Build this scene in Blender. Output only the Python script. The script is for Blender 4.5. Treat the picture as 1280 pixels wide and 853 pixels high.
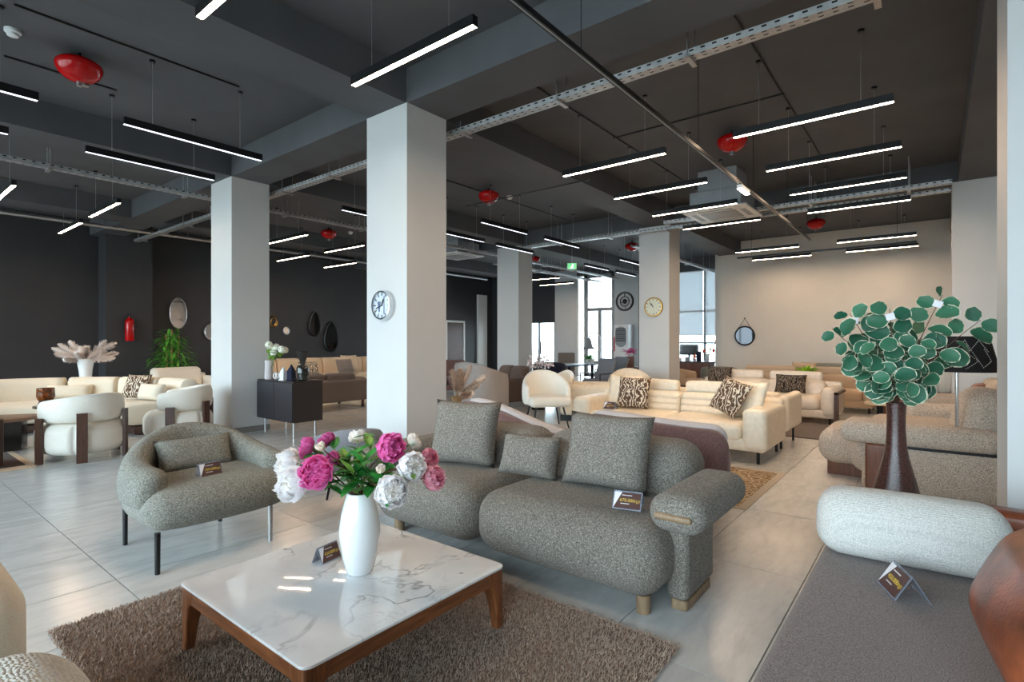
import bpy, math, random
import numpy as np
from mathutils import Vector, Matrix, Euler
R = random.Random(7)
PI = math.pi
scene = bpy.context.scene
C = scene.collection
for o in list(bpy.data.objects): bpy.data.objects.remove(o, do_unlink=True)

# ---------------------------------------------------------------- camera
FPX, CX, CY, H = 668.0, 640.0, 427.0, 1.35
TH = math.atan2(528.0, FPX)
cam_d = bpy.data.cameras.new('camera'); cam = bpy.data.objects.new('camera', cam_d); C.objects.link(cam)
cam_d.sensor_width = 36.0; cam_d.lens = FPX / 1280.0 * 36.0; cam_d.clip_start = 0.05; cam_d.clip_end = 400
cam.location = (0, 0, H); cam.rotation_euler = (PI / 2, 0, TH - PI / 2)
cam_d.shift_y = 0.5 / 1280.0
scene.camera = cam
# ---------------------------------------------------------------- world, exposure
world = bpy.data.worlds.new('world'); scene.world = world; world.use_nodes = True
bg = world.node_tree.nodes['Background']; bg.inputs[0].default_value = (0.78, 0.89, 1.0, 1); bg.inputs[1].default_value = 3.9
vs = scene.view_settings
vs.view_transform = 'Standard'; vs.look = 'None'; vs.gamma = 1.0; vs.use_curve_mapping = False; vs.exposure = 1.9
try:
    scene.cycles.use_denoising = True
    scene.cycles.max_bounces = 10; scene.cycles.diffuse_bounces = 5; scene.cycles.transparent_max_bounces = 12
    scene.cycles.sample_clamp_indirect = 8.0; scene.cycles.caustics_reflective = False; scene.cycles.caustics_refractive = False
except Exception: pass
LAMP = 27.0     # radiance of the warm light bars

def portal(y0, y1, z0, z1, x, toward):          # a light portal in a window opening: guides sky sampling, gives no light of its own
    l = bpy.data.lights.new('window_portal', 'AREA'); l.shape = 'RECTANGLE'; l.size = y1 - y0; l.size_y = z1 - z0
    try: l.cycles.is_portal = True
    except Exception: return
    o = bpy.data.objects.new('window_portal', l); C.objects.link(o)
    o.location = (x, (y0 + y1) / 2, (z0 + z1) / 2)
    o.rotation_euler = (PI / 2, 0, -PI / 2 if toward > 0 else PI / 2)
portal(-2.9, 14.9, 0.25, 3.7, -3.7, 1)
portal(4.9, 11.9, 0.2, 3.7, 17.5, -1)

# pixel -> place (photo is 1280x853)
FW = (math.cos(TH), math.sin(TH)); RT = (math.sin(TH), -math.cos(TH))
def ray(u, v):
    a = (u - CX) / FPX; b = (CY - v) / FPX
    return (FW[0] + a * RT[0], FW[1] + a * RT[1], b)
def G(u, v, z=0.0):
    d = ray(u, v); t = (z - H) / d[2]; return (d[0] * t, d[1] * t, z)
def AX(u, v, x):
    d = ray(u, v); t = x / d[0]; return (x, d[1] * t, H + d[2] * t)
def AY(u, v, y):
    d = ray(u, v); t = y / d[1]; return (d[0] * t, y, H + d[2] * t)
def AW(u, v, w):
    d = ray(u, v); return (d[0] * w, d[1] * w, H + d[2] * w)

# ---------------------------------------------------------------- materials
def lin(c):
    return tuple((x / 255 / 12.92) if x / 255 <= 0.04045 else ((x / 255 + 0.055) / 1.055) ** 2.4 for x in c)
class N:
    def __init__(s, name):
        s.m = bpy.data.materials.new(name); s.m.use_nodes = True; s.t = s.m.node_tree; s.n = s.t.nodes
        s.b = s.n['Principled BSDF']; s.out = s.n['Material Output']
    def add(s, typ, **kw):
        n = s.n.new(typ)
        for k, v in kw.items():
            if k.startswith('i_'): n.inputs[k[2:].replace('_', ' ')].default_value = v
            else: setattr(n, k, v)
        return n
    def l(s, a, b): s.t.links.new(a, b)
    def coord(s, scale=(1, 1, 1), kind='Object', rot=(0, 0, 0)):
        tc = s.add('ShaderNodeTexCoord'); mp = s.add('ShaderNodeMapping'); mp.inputs['Scale'].default_value = scale; mp.inputs['Rotation'].default_value = rot
        s.l(tc.outputs[kind], mp.inputs['Vector']); return mp.outputs['Vector']
    def noise(s, vec, scale, detail=3, rough=0.55, dist=0.0):
        n = s.add('ShaderNodeTexNoise'); n.inputs['Scale'].default_value = scale; n.inputs['Detail'].default_value = detail
        n.inputs['Roughness'].default_value = rough; n.inputs['Distortion'].default_value = dist; s.l(vec, n.inputs['Vector']); return n.outputs[0]
    def ramp(s, fac, stops, interp='LINEAR'):
        r = s.add('ShaderNodeValToRGB'); cr = r.color_ramp; cr.interpolation = interp
        while len(cr.elements) < len(stops): cr.elements.new(0.5)
        for e, (p, c) in zip(cr.elements, stops): e.position = p; e.color = (*lin(c), 1) if not isinstance(c, (int, float)) else (c, c, c, 1)
        s.l(fac, r.inputs[0]); return r.outputs[0]
    def bump(s, h, strength=0.3, dist=0.005):
        b = s.add('ShaderNodeBump'); b.inputs['Strength'].default_value = strength; b.inputs['Distance'].default_value = dist
        s.l(h, b.inputs['Height']); s.l(b.outputs[0], s.b.inputs['Normal'])
    def math(s, op, a, b=None):
        n = s.add('ShaderNodeMath', operation=op)
        for i, v in enumerate((a, b)):
            if v is None: continue
            if isinstance(v, (int, float)): n.inputs[i].default_value = v
            else: s.l(v, n.inputs[i])
        return n.outputs[0]
    def mix(s, fac, a, b):
        n = s.add('ShaderNodeMix', data_type='RGBA')
        for sock, v in ((n.inputs[0], fac), (n.inputs[6], a), (n.inputs[7], b)):
            if isinstance(v, tuple): sock.default_value = (*lin(v), 1)
            elif isinstance(v, (int, float)): sock.default_value = v
            else: s.l(v, sock)
        return n.outputs[2]
    def set(s, rough=0.5, metal=0.0, spec=None, sheen=None, coat=None):
        s.b.inputs['Roughness'].default_value = rough; s.b.inputs['Metallic'].default_value = metal
        if spec is not None: s.b.inputs['Specular IOR Level'].default_value = spec
        if sheen is not None: s.b.inputs['Sheen Weight'].default_value = sheen; s.b.inputs['Sheen Roughness'].default_value = 0.5
        if coat is not None: s.b.inputs['Coat Weight'].default_value = coat
        return s.m
def plain(name, c, rough=0.5, metal=0.0, spec=None, var=0.06, scale=6.0, bump=0.0, coat=None):
    k = N(name); v = k.coord(); f = k.noise(v, scale, 3)
    lo = tuple(max(0, x * (1 - var)) for x in c); hi = tuple(min(255, x * (1 + var)) for x in c)
    k.l(k.ramp(f, [(0.3, lo), (0.7, hi)]), k.b.inputs['Base Color'])
    if bump: k.bump(k.noise(v, scale * 14, 2), bump, 0.003)
    return k.set(rough, metal, spec, coat=coat)
def fabric(name, lo, hi, scale=260, bump=0.35, big=0.1, rough=0.95, sheen=0.15):
    k = N(name); v = k.coord(); f = k.noise(v, scale, 2, 0.7); g = k.noise(v, 5.0, 2)
    a = k.ramp(f, [(0.3, lo), (0.7, hi)])
    k.l(k.mix(k.math('MULTIPLY', g, big), a, tuple(x * 0.6 for x in lo)), k.b.inputs['Base Color'])
    k.bump(f, bump, 0.004); return k.set(rough, 0, 0.2, sheen)
def tweed(name, stops, scale=230, bump=0.8):
    k = N(name); v = k.coord(); f = k.noise(v, scale, 1.5, 0.6, 0.6); f2 = k.noise(v, scale * 0.45, 2, 0.6)
    m = k.math('ADD', k.math('MULTIPLY', f, 0.7), k.math('MULTIPLY', f2, 0.3))
    k.l(k.ramp(m, stops), k.b.inputs['Base Color']); k.bump(m, bump, 0.008); return k.set(0.97, 0, 0.15, 0.1)
def knit(name, lo, hi, sx=70, bump=0.9):
    k = N(name); v = k.coord((sx, sx, sx)); vo = k.add('ShaderNodeTexVoronoi'); vo.inputs['Scale'].default_value = 1.0; vo.inputs['Randomness'].default_value = 0.55
    k.l(v, vo.inputs['Vector']); d = vo.outputs['Distance']
    k.l(k.ramp(d, [(0.1, hi), (0.75, lo)]), k.b.inputs['Base Color'])
    k.bump(k.math('SUBTRACT', 1.0, d), bump, 0.008); return k.set(0.97, 0, 0.1, 0.1)
def wood(name, c1, c2, scale=(14, 1.2, 14), rough=0.42):
    k = N(name); v = k.coord(scale); f = k.noise(v, 2.2, 5, 0.6, 1.2); g = k.noise(v, 9.0, 3, 0.6)
    m = k.math('ADD', k.math('MULTIPLY', f, 0.75), k.math('MULTIPLY', g, 0.25))
    k.l(k.ramp(m, [(0.3, c1), (0.5, tuple((a + b) / 2 for a, b in zip(c1, c2))), (0.7, c2)]), k.b.inputs['Base Color'])
    k.bump(m, 0.06, 0.002); return k.set(rough)
def glow(name, c, strength):
    k = N(name); v = k.coord(); f = k.noise(v, 3.0, 1)
    k.l(k.ramp(f, [(0.0, c), (1.0, tuple(min(255, x * 1.02) for x in c))]), k.b.inputs['Emission Color'])
    k.b.inputs['Emission Strength'].default_value = strength; k.b.inputs['Base Color'].default_value = (0.8, 0.8, 0.8, 1); return k.m
def glassy(name, tint=(0.9, 0.95, 0.95), gloss=0.12, rough=0.02, op=0.0, opc=(200, 205, 210)):
    k = N(name); k.n.remove(k.b)
    tr = k.add('ShaderNodeBsdfTransparent'); tr.inputs[0].default_value = (*tint, 1)
    gl = k.add('ShaderNodeBsdfGlossy'); gl.inputs['Roughness'].default_value = rough
    v = k.coord(); fr = k.add('ShaderNodeFresnel'); fr.inputs[0].default_value = 1.45
    mx = k.add('ShaderNodeMixShader'); k.l(k.math('ADD', fr.outputs[0], k.math('MULTIPLY', k.noise(v, 2.0, 1), gloss)), mx.inputs[0])
    k.l(tr.outputs[0], mx.inputs[1]); k.l(gl.outputs[0], mx.inputs[2]); last = mx.outputs[0]
    if op:
        df = k.add('ShaderNodeBsdfDiffuse'); df.inputs[0].default_value = (*lin(opc), 1)
        m2 = k.add('ShaderNodeMixShader'); m2.inputs[0].default_value = op; k.l(last, m2.inputs[1]); k.l(df.outputs[0], m2.inputs[2]); last = m2.outputs[0]
    k.l(last, k.out.inputs[0]); return k.m

M = {}
M['white'] = plain('white_paint', (226, 226, 224), 0.55, var=0.012, scale=2, bump=0.05)
M['column'] = plain('column_paint', (204, 204, 203), 0.5, var=0.012, scale=1.5, bump=0.04)
M['warmwall'] = plain('warm_white_wall', (214, 207, 198), 0.7, var=0.015, scale=1.2, bump=0.05)
M['greywall'] = plain('pale_grey_wall', (196, 200, 203), 0.7, var=0.015, scale=1.2)
M['dark'] = plain('charcoal_paint', (54, 54, 57), 0.62, var=0.05, scale=1.3, bump=0.15)
M['ceil'] = plain('charcoal_ceiling', (84, 85, 89), 0.72, var=0.07, scale=1.1, bump=0.25)
M['black'] = plain('black_metal', (26, 26, 28), 0.4, 0.3, var=0.1)
M['blackgloss'] = plain('black_gloss', (18, 17, 18), 0.18, var=0.1)
M['steel'] = plain('brushed_steel', (190, 190, 192), 0.32, 0.9, var=0.05, scale=30)
M['chrome'] = plain('chrome', (215, 217, 220), 0.12, 1.0, var=0.02)
M['alu'] = plain('dark_aluminium', (74, 76, 80), 0.4, 0.5, var=0.05)
M['red'] = plain('red_enamel', (186, 8, 12), 0.16, var=0.05, spec=0.4)
M['plastic'] = plain('white_plastic', (226, 228, 230), 0.4, var=0.015)
M['plasticgrey'] = plain('grey_plastic', (150, 154, 158), 0.45, var=0.03)
M['walnut'] = wood('walnut', (92, 50, 26), (156, 96, 56))
M['walnutx'] = wood('walnut_along', (92, 50, 26), (156, 96, 56), (1.2, 14, 14))
M['walnutleg'] = wood('walnut_leg', (92, 50, 26), (156, 96, 56), (16, 16, 2))
M['darkwood'] = wood('dark_walnut', (58, 36, 28), (98, 64, 50), (14, 14, 1.5))
M['oak'] = wood('bronzed_oak', (122, 98, 74), (168, 142, 112), (10, 10, 2))
M['brownwood'] = wood('red_brown_wood', (84, 46, 28), (134, 80, 50), (9, 9, 1.2))
M['tabletan'] = wood('tan_veneer', (128, 100, 80), (160, 130, 106), (2, 12, 12), 0.35)
M['tweed'] = tweed('charcoal_tweed', [(0.28, (48, 47, 44)), (0.45, (114, 108, 100)), (0.58, (152, 145, 136)), (0.75, (226, 222, 208))])
M['tweedarm'] = tweed('grey_tweed', [(0.28, (58, 57, 55)), (0.45, (122, 120, 112)), (0.58, (160, 158, 148)), (0.75, (230, 228, 218))])
M['tweedbeige'] = tweed('beige_tweed', [(0.28, (98, 84, 76)), (0.45, (176, 160, 146)), (0.58, (208, 194, 178)), (0.75, (244, 236, 224))], 170)
M['boucle'] = knit('white_knit', (206, 203, 197), (244, 241, 236), 150, 0.7)
M['boucle2'] = knit('cream_boucle', (222, 216, 204), (252, 248, 240), 120)
M['cream'] = fabric('cream_fabric', (222, 208, 186), (240, 228, 208), 220, 0.2, 0.05)
M['creamchair'] = fabric('pale_cream_velvet', (232, 226, 214), (246, 242, 232), 150, 0.12, 0.05)
M['creamleather'] = plain('cream_leather', (236, 222, 200), 0.45, var=0.03, scale=20, bump=0.08)
M['whiteleather'] = plain('pale_leather', (222, 208, 192), 0.42, var=0.03, scale=20, bump=0.08)
M['tan'] = fabric('tan_fabric', (186, 158, 132), (208, 182, 154), 200, 0.2, 0.05)
M['beige'] = fabric('beige_fabric', (206, 182, 152), (226, 204, 176), 200, 0.2, 0.05)
M['rugborder'] = fabric('pale_rug_border', (168, 154, 134), (190, 176, 156), 120, 0.2, 0.05)
M['sage'] = fabric('grey_green_fabric', (116, 116, 106), (142, 142, 130), 200, 0.2, 0.05)
M['mauve'] = fabric('mauve_suede', (104, 76, 72), (130, 98, 94), 60, 0.12, 0.15, 0.85, 0.3)
M['mauvelight'] = fabric('pale_mauve_fabric', (192, 184, 184), (212, 205, 205), 120, 0.15, 0.05)
M['greige'] = fabric('greige_fabric', (122, 108, 100), (146, 132, 122), 160, 0.15, 0.1)
M['taupe'] = fabric('taupe_fabric', (100, 84, 76), (124, 106, 98), 160, 0.15, 0.1)
M['wing'] = fabric('grey_beige_fabric', (158, 148, 142), (182, 172, 166), 160, 0.15, 0.1)
M['darkseat'] = fabric('dark_grey_weave', (96, 86, 84), (164, 152, 149), 230, 0.5, 0.05)
M['greyseat'] = fabric('slate_grey_fabric', (120, 122, 128), (150, 152, 158), 180, 0.3, 0.1)
M['navy'] = fabric('navy_fabric', (28, 30, 46), (42, 46, 66), 160, 0.2, 0.1)
M['leather'] = plain('cognac_leather', (118, 62, 38), 0.36, var=0.38, scale=7, bump=0.3)
M['leatherdark'] = plain('dark_leather', (78, 46, 34), 0.4, var=0.15, scale=9, bump=0.15)
M['ceramic'] = plain('white_ceramic', (238, 240, 242), 0.12, var=0.01, coat=0.4)
M['stem'] = plain('brown_stem', (92, 62, 44), 0.6, var=0.2, scale=30)
M['gstem'] = plain('green_stem', (96, 128, 60), 0.6, var=0.2, scale=30)
M['smoked'] = plain('dark_reflection_mirror', (58, 58, 60), 0.04, 1.0, var=0.01)  # plain mirror glass, tinted dark to paint in the dim reflections
M['mirror'] = plain('mirror_glass', (225, 225, 228), 0.02, 1.0, var=0.005)
M['gold'] = plain('gilt_metal', (168, 128, 66), 0.3, 0.9, var=0.1)
M['glass'] = glassy('window_glass')
M['acrylic'] = glassy('clear_acrylic', (0.93, 0.95, 0.99), 0.05, 0.05, 0.22, (214, 222, 240))
M['lamp_on'] = glow('warm_diffuser', (255, 219, 184), LAMP)
M['lamp_cool'] = glow('cool_diffuser', (214, 222, 240), 1.0)
M['spot_on'] = glow('spot_diffuser', (255, 236, 214), 40.0)
M['cardbrown'] = plain('brown_card', (88, 62, 58), 0.35, var=0.04)
M['cardwhite'] = plain('white_card', (238, 236, 242), 0.4, var=0.01)
M['ink_gold'] = plain('gold_ink', (232, 196, 84), 0.5, var=0.03)
M['ink_white'] = plain('white_ink', (226, 220, 220), 0.5, var=0.02)
M['outside'] = plain('pale_paving', (176, 174, 168), 0.8, var=0.08, scale=0.6)

def k_marble():
    k = N('white_marble'); v = k.coord((1, 1, 1), rot=(0, 0, 0.5)); w = k.noise(v, 2.3, 4, 0.6, 0.4)
    d = k.math('ABSOLUTE', k.math('SUBTRACT', w, 0.5)); vein = k.ramp(d, [(0.0, 1.0), (0.007, 0.55), (0.02, 0.0)])
    w2 = k.noise(v, 5.0, 5, 0.6, 0.8); d2 = k.math('ABSOLUTE', k.math('SUBTRACT', w2, 0.56)); v2 = k.ramp(d2, [(0.0, 0.35), (0.012, 0.0)])
    msk = k.ramp(k.noise(v, 1.7, 2), [(0.42, 0.0), (0.6, 1.0)])
    f = k.math('MULTIPLY', k.math('MAXIMUM', vein, v2), msk)
    base = k.ramp(k.noise(v, 3.0, 3), [(0.3, (226, 226, 228)), (0.7, (244, 243, 242))])
    k.l(k.mix(f, base, (132, 132, 136)), k.b.inputs['Base Color']); return k.set(0.06, 0, 0.5, coat=0.3)
M['marble'] = k_marble()
def k_tile():
    k = N('grey_stone_tile'); tc = k.add('ShaderNodeTexCoord'); oi = k.add('ShaderNodeObjectInfo')
    off = k.add('ShaderNodeVectorMath', operation='SCALE'); cx = k.add('ShaderNodeCombineXYZ')
    k.l(oi.outputs['Random'], cx.inputs[0]); k.l(k.math('MULTIPLY', oi.outputs['Random'], 3.7), cx.inputs[1]); k.l(cx.outputs[0], off.inputs[0]); off.inputs['Scale'].default_value = 40
    ad = k.add('ShaderNodeVectorMath', operation='ADD'); k.l(tc.outputs['Object'], ad.inputs[0]); k.l(off.outputs[0], ad.inputs[1])
    mp = k.add('ShaderNodeMapping'); mp.inputs['Scale'].default_value = (1.3, 4.2, 1); k.l(ad.outputs[0], mp.inputs[0])
    f = k.noise(mp.outputs[0], 1.6, 5, 0.6, 0.8); g = k.noise(mp.outputs[0], 5, 4, 0.6, 0.5)
    m = k.math('ADD', k.math('MULTIPLY', f, 0.65), k.math('MULTIPLY', g, 0.35))
    k.l(k.ramp(m, [(0.3, (186, 186, 185)), (0.5, (206, 206, 204)), (0.7, (218, 218, 216))]), k.b.inputs['Base Color'])
    k.l(k.ramp(g, [(0.3, 0.16), (0.7, 0.26)]), k.b.inputs['Roughness']); k.b.inputs['Specular IOR Level'].default_value = 0.45; return k.m
M['tile'] = k_tile()
M['grout'] = plain('grey_grout', (128, 126, 122), 0.8, var=0.05)
def k_tray():
    k = N('perforated_steel'); tc = k.add('ShaderNodeTexCoord'); sp = k.add('ShaderNodeSeparateXYZ'); k.l(tc.outputs['Object'], sp.inputs[0])
    def band(s, period, duty, shift=0.0):
        fr = k.math('FRACT', k.math('ADD', k.math('DIVIDE', s, period), shift)); return k.math('LESS_THAN', fr, duty)
    sx = band(sp.outputs[0], 0.09, 0.38); sy = band(k.math('ADD', sp.outputs[1], k.math('MULTIPLY', sp.outputs[2], 1.0)), 0.05, 0.3, 0.35)
    nz = k.noise(tc.outputs['Object'], 12, 2); base = k.ramp(nz, [(0.3, (176, 178, 180)), (0.7, (204, 205, 206))])
    k.l(k.mix(k.math('MULTIPLY', sx, sy), base, (34, 33, 33)), k.b.inputs['Base Color']); return k.set(0.38, 0.55)
M['tray'] = k_tray()
def k_print(name, c1, c2, scale, thr=0.5, wmix=0.45):
    k = N(name); v = k.coord((1, 1, 1)); w = k.add('ShaderNodeTexWave', wave_type='BANDS'); w.inputs['Scale'].default_value = scale * 0.35; w.inputs['Distortion'].default_value = 14; w.inputs['Detail'].default_value = 3; w.inputs['Detail Scale'].default_value = 1.6
    k.l(v, w.inputs['Vector']); f = k.noise(v, scale * 3, 3, 0.7, 1.5); m = k.math('ADD', k.math('MULTIPLY', w.outputs['Fac'], wmix), k.math('MULTIPLY', f, 1 - wmix))
    k.l(k.ramp(m, [(thr, c1), (thr + 0.07, c2)]), k.b.inputs['Base Color']); k.bump(f, 0.2, 0.004); return k.set(0.95, 0, 0.1)
M['leafprint'] = k_print('brown_leaf_print', (96, 74, 60), (228, 216, 196), 17, 0.54, 0.34)
M['darkprint'] = k_print('dark_floral_print', (40, 32, 30), (150, 136, 122), 30, 0.53, 0.25)
M['rugprint'] = k_print('worn_persian_print', (120, 92, 66), (206, 190, 164), 22, 0.5, 0.2)
M['vasebrown'] = k_print('mottled_brown_glaze', (46, 26, 24), (104, 66, 58), 70, 0.5, 0.0); M['vasebrown'].node_tree.nodes['Principled BSDF'].inputs['Roughness'].default_value = 0.08; M['vasebrown'].node_tree.nodes['Principled BSDF'].inputs['Specular IOR Level'].default_value = 0.6

# ---------------------------------------------------------------- geometry: each shape is (verts Nx3, faces)
def box(sx, sy, sz, c=(0, 0, 0)):
    x, y, z = sx / 2, sy / 2, sz / 2
    v = np.array([(a, b, d) for a in (-x, x) for b in (-y, y) for d in (-z, z)], float) + np.array(c)
    return v, [(0, 1, 3, 2), (4, 6, 7, 5), (0, 4, 5, 1), (2, 3, 7, 6), (0, 2, 6, 4), (1, 5, 7, 3)]
def span(x0, x1, y0, y1, z0, z1): return box(x1 - x0, y1 - y0, z1 - z0, ((x0 + x1) / 2, (y0 + y1) / 2, (z0 + z1) / 2))
def rbox(sx, sy, sz, r, n=3, m=4, c=(0, 0, 0)):
    hs = (sx / 2, sy / 2, sz / 2); r = min(r, min(hs) * 0.995); ax = []
    for h in hs:
        e = [r * math.tan(PI / 4 * k / n) for k in range(n + 1)]
        ax.append([-(h - r) - t for t in reversed(e)] + [-(h - r) + 2 * (h - r) * k / m for k in range(1, m)] + [(h - r) + t for t in e])
    L = len(ax[0]); idx = {}; V = []; F = []
    def vid(i, j, k):
        if (i, j, k) not in idx:
            p = np.array((ax[0][i], ax[1][j], ax[2][k])); lim = np.array(hs) - r; q = np.clip(p, -lim, lim); d = p - q; d /= np.linalg.norm(d)
            idx[(i, j, k)] = len(V); V.append(q + r * d)
        return idx[(i, j, k)]
    e = L - 1
    for a in range(e):
        for b in range(e):
            F.append((vid(a, b, e), vid(a + 1, b, e), vid(a + 1, b + 1, e), vid(a, b + 1, e)))
            F.append((vid(a, b, 0), vid(a, b + 1, 0), vid(a + 1, b + 1, 0), vid(a + 1, b, 0)))
            F.append((vid(e, a, b), vid(e, a + 1, b), vid(e, a + 1, b + 1), vid(e, a, b + 1)))
            F.append((vid(0, a, b), vid(0, a, b + 1), vid(0, a + 1, b + 1), vid(0, a + 1, b)))
            F.append((vid(a, e, b), vid(a, e, b + 1), vid(a + 1, e, b + 1), vid(a + 1, e, b)))
            F.append((vid(a, 0, b), vid(a + 1, 0, b), vid(a + 1, 0, b + 1), vid(a, 0, b + 1)))
    return np.array(V) + np.array(c), F
def rspan(x0, x1, y0, y1, z0, z1, r, b=(0, 0, 0), n=3, m=5):
    g = rbox(x1 - x0, y1 - y0, z1 - z0, r, n, m)
    if any(b): g = bulge(g, *b)
    return g[0] + np.array(((x0 + x1) / 2, (y0 + y1) / 2, (z0 + z1) / 2)), g[1]
def bulge(g, bx=0, by=0, bz=0):
    v = g[0].copy(); c = (v.max(0) + v.min(0)) / 2; h = (v.max(0) - v.min(0)) / 2; q = (v - c) / h; f = 1 - np.clip(q * q, 0, 1)
    k = np.stack([1 + bx * f[:, 1] * f[:, 2], 1 + by * f[:, 0] * f[:, 2], 1 + bz * f[:, 0] * f[:, 1]], 1)
    return c + q * h * k, g[1]
def pillow(w, h, t, n=12, pinch=0.07, puff=0.5):
    V = []; F = []; 
    for s in (1, -1):
        b = len(V)
        for i in range(n + 1):
            for j in range(n + 1):
                u = -1 + 2 * i / n; v = -1 + 2 * j / n
                x = w / 2 * u * (1 - pinch * (1 - v * v)); y = h / 2 * v * (1 - pinch * (1 - u * u))
                z = t / 2 * ((1 - u ** 4) * (1 - v ** 4)) ** puff
                V.append((x, y, s * z))
        for i in range(n):
            for j in range(n):
                a = b + i * (n + 1) + j; q = (a, a + n + 1, a + n + 2, a + 1); F.append(q if s > 0 else q[::-1])
    V = np.array(V); nn = (n + 1) ** 2; rem = {}
    for i in range(n + 1):
        for j in range(n + 1):
            if i in (0, n) or j in (0, n): rem[nn + i * (n + 1) + j] = i * (n + 1) + j
    F = [tuple(rem.get(k, k) for k in f) for f in F]; return V, F
def lathe(prof, n=28, cap=True):
    V = []; F = []; m = len(prof)
    for r, z in prof:
        for k in range(n): a = 2 * PI * k / n; V.append((r * math.cos(a), r * math.sin(a), z))
    for i in range(m - 1):
        for k in range(n): F.append((i * n + k, i * n + (k + 1) % n, (i + 1) * n + (k + 1) % n, (i + 1) * n + k))
    if cap: F.append(tuple(range(n))[::-1]); F.append(tuple((m - 1) * n + k for k in range(n)))
    return np.array(V, float), F
def cyl(r, h, n=16, c=(0, 0, 0), r2=None):
    g = lathe([(r, 0), (r2 if r2 is not None else r, h)], n); return g[0] + np.array(c), g[1]
def loft(rings, cap=True, closed=False):
    n = len(rings[0]); V = np.concatenate([np.asarray(r, float) for r in rings]); F = []; m = len(rings)
    for i in range(m if closed else m - 1):
        j = (i + 1) % m
        for k in range(n): F.append((i * n + k, i * n + (k + 1) % n, j * n + (k + 1) % n, j * n + k))
    if cap and not closed: F.append(tuple(range(n))[::-1]); F.append(tuple((m - 1) * n + k for k in range(n)))
    return V, F
def tube(pts, r, n=8, cap=True):
    P = [np.array(p, float) for p in pts]; rs = r if isinstance(r, (list, tuple)) else [r] * len(P); rings = []
    t0 = P[1] - P[0]; up = np.array((0, 0, 1.0)) if abs(t0[2]) < 0.9 * np.linalg.norm(t0) else np.array((1.0, 0, 0))
    for i, p in enumerate(P):
        t = P[min(i + 1, len(P) - 1)] - P[max(i - 1, 0)]; t = t / (np.linalg.norm(t) + 1e-12); a = np.cross(t, up); a /= np.linalg.norm(a) + 1e-12; up = np.cross(a, t)
        rings.append([p + rs[i] * (math.cos(2 * PI * k / n) * a + math.sin(2 * PI * k / n) * up) for k in range(n)])
    return loft(rings, cap)
def shell(path, th, zb, zt, n=16, e=2.6, capr=1.0, lean=0.0):
    """upholstered wall along a plan path: th, zb, zt may be functions of t in 0..1"""
    f = lambda q, t: q(t) if callable(q) else q
    P = [np.array(p, float) for p in path]; m = len(P); rings = []; info = []
    for i, p in enumerate(P):
        t = i / (m - 1); d = P[min(i + 1, m - 1)] - P[max(i - 1, 0)]; d /= np.linalg.norm(d); info.append((p, d, t))
    def ring(p, d, t, s=1.0):
        nx, ny = d[1], -d[0]; a, lo, hi = f(th, t) / 2 * s, f(zb, t), f(zt, t); zc = (lo + hi) / 2; h = (hi - lo) / 2 * (1 - (1 - s) * 0.45); out = []
        for k in range(n):
            w = 2 * PI * k / n; c, q = math.cos(w), math.sin(w); cx = math.copysign(abs(c) ** (2 / e), c) * a; cz = math.copysign(abs(q) ** (2 / e), q) * h
            off = cx + lean * (zc + cz - lo); out.append((p[0] + nx * off, p[1] + ny * off, zc + cz))
        return out
    p, d, t = info[0]; cr = f(th, 0) / 2 * capr
    for q in (1.0, 0.92, 0.7, 0.38): rings.append(ring(p - d * cr * q, d, t, math.sqrt(max(0.02, 1 - q * q))))
    for p, d, t in info: rings.append(ring(p, d, t))
    p, d, t = info[-1]; cr = f(th, 1) / 2 * capr
    for q in (0.38, 0.7, 0.92, 1.0): rings.append(ring(p + d * cr * q, d, t, math.sqrt(max(0.02, 1 - q * q))))
    return loft(rings)
def arc(cx, cy, r, a0, a1, n=16, ry=None): return [(cx + r * math.cos(math.radians(a0 + (a1 - a0) * k / n)), cy + (ry or r) * math.sin(math.radians(a0 + (a1 - a0) * k / n))) for k in range(n + 1)]
def prism(poly, z0, z1):
    n = len(poly); V = [(x, y, z0) for x, y in poly] + [(x, y, z1) for x, y in poly]
    return np.array(V, float), [tuple(range(n))[::-1], tuple(range(n, 2 * n))] + [(k, (k + 1) % n, n + (k + 1) % n, n + k) for k in range(n)]
def rrect(x0, x1, y0, y1, r, n=5):
    out = []
    for cx, cy, a in ((x1 - r, y1 - r, 0), (x0 + r, y1 - r, 90), (x0 + r, y0 + r, 180), (x1 - r, y0 + r, 270)):
        out += [(cx + r * math.cos(math.radians(a + 90 * k / n)), cy + r * math.sin(math.radians(a + 90 * k / n))) for k in range(n + 1)]
    return out
def slab(poly, z0, z1, r=0.01, n=3):
    """prism with rounded upper and lower rims"""
    P = np.array(poly, float); c = P.mean(0); rings = []
    ext = (P.max(0) - P.min(0)) / 2
    for z, s in [(z0 + r * (1 - math.sin(PI / 2 * k / n)), r * (1 - math.cos(PI / 2 * k / n))) for k in range(n, -1, -1)] + [(z1 - r * (1 - math.sin(PI / 2 * k / n)), r * (1 - math.cos(PI / 2 * k / n))) for k in range(n + 1)]:
        q = c + (P - c) * (1 - s / ext); rings.append([(x, y, z) for x, y in q])
    return loft(rings)
def T(g, loc=(0, 0, 0), rot=(0, 0, 0), s=(1, 1, 1)):
    if isinstance(s, (int, float)): s = (s, s, s)
    m = np.array(Euler(rot).to_matrix()); return (g[0] * np.array(s)) @ m.T + np.array(loc), g[1]
def J(*gs):
    V = []; F = []; b = 0
    for v, f in gs: V.append(v); F += [tuple(k + b for k in q) for q in f]; b += len(v)
    return np.concatenate(V), F
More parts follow.
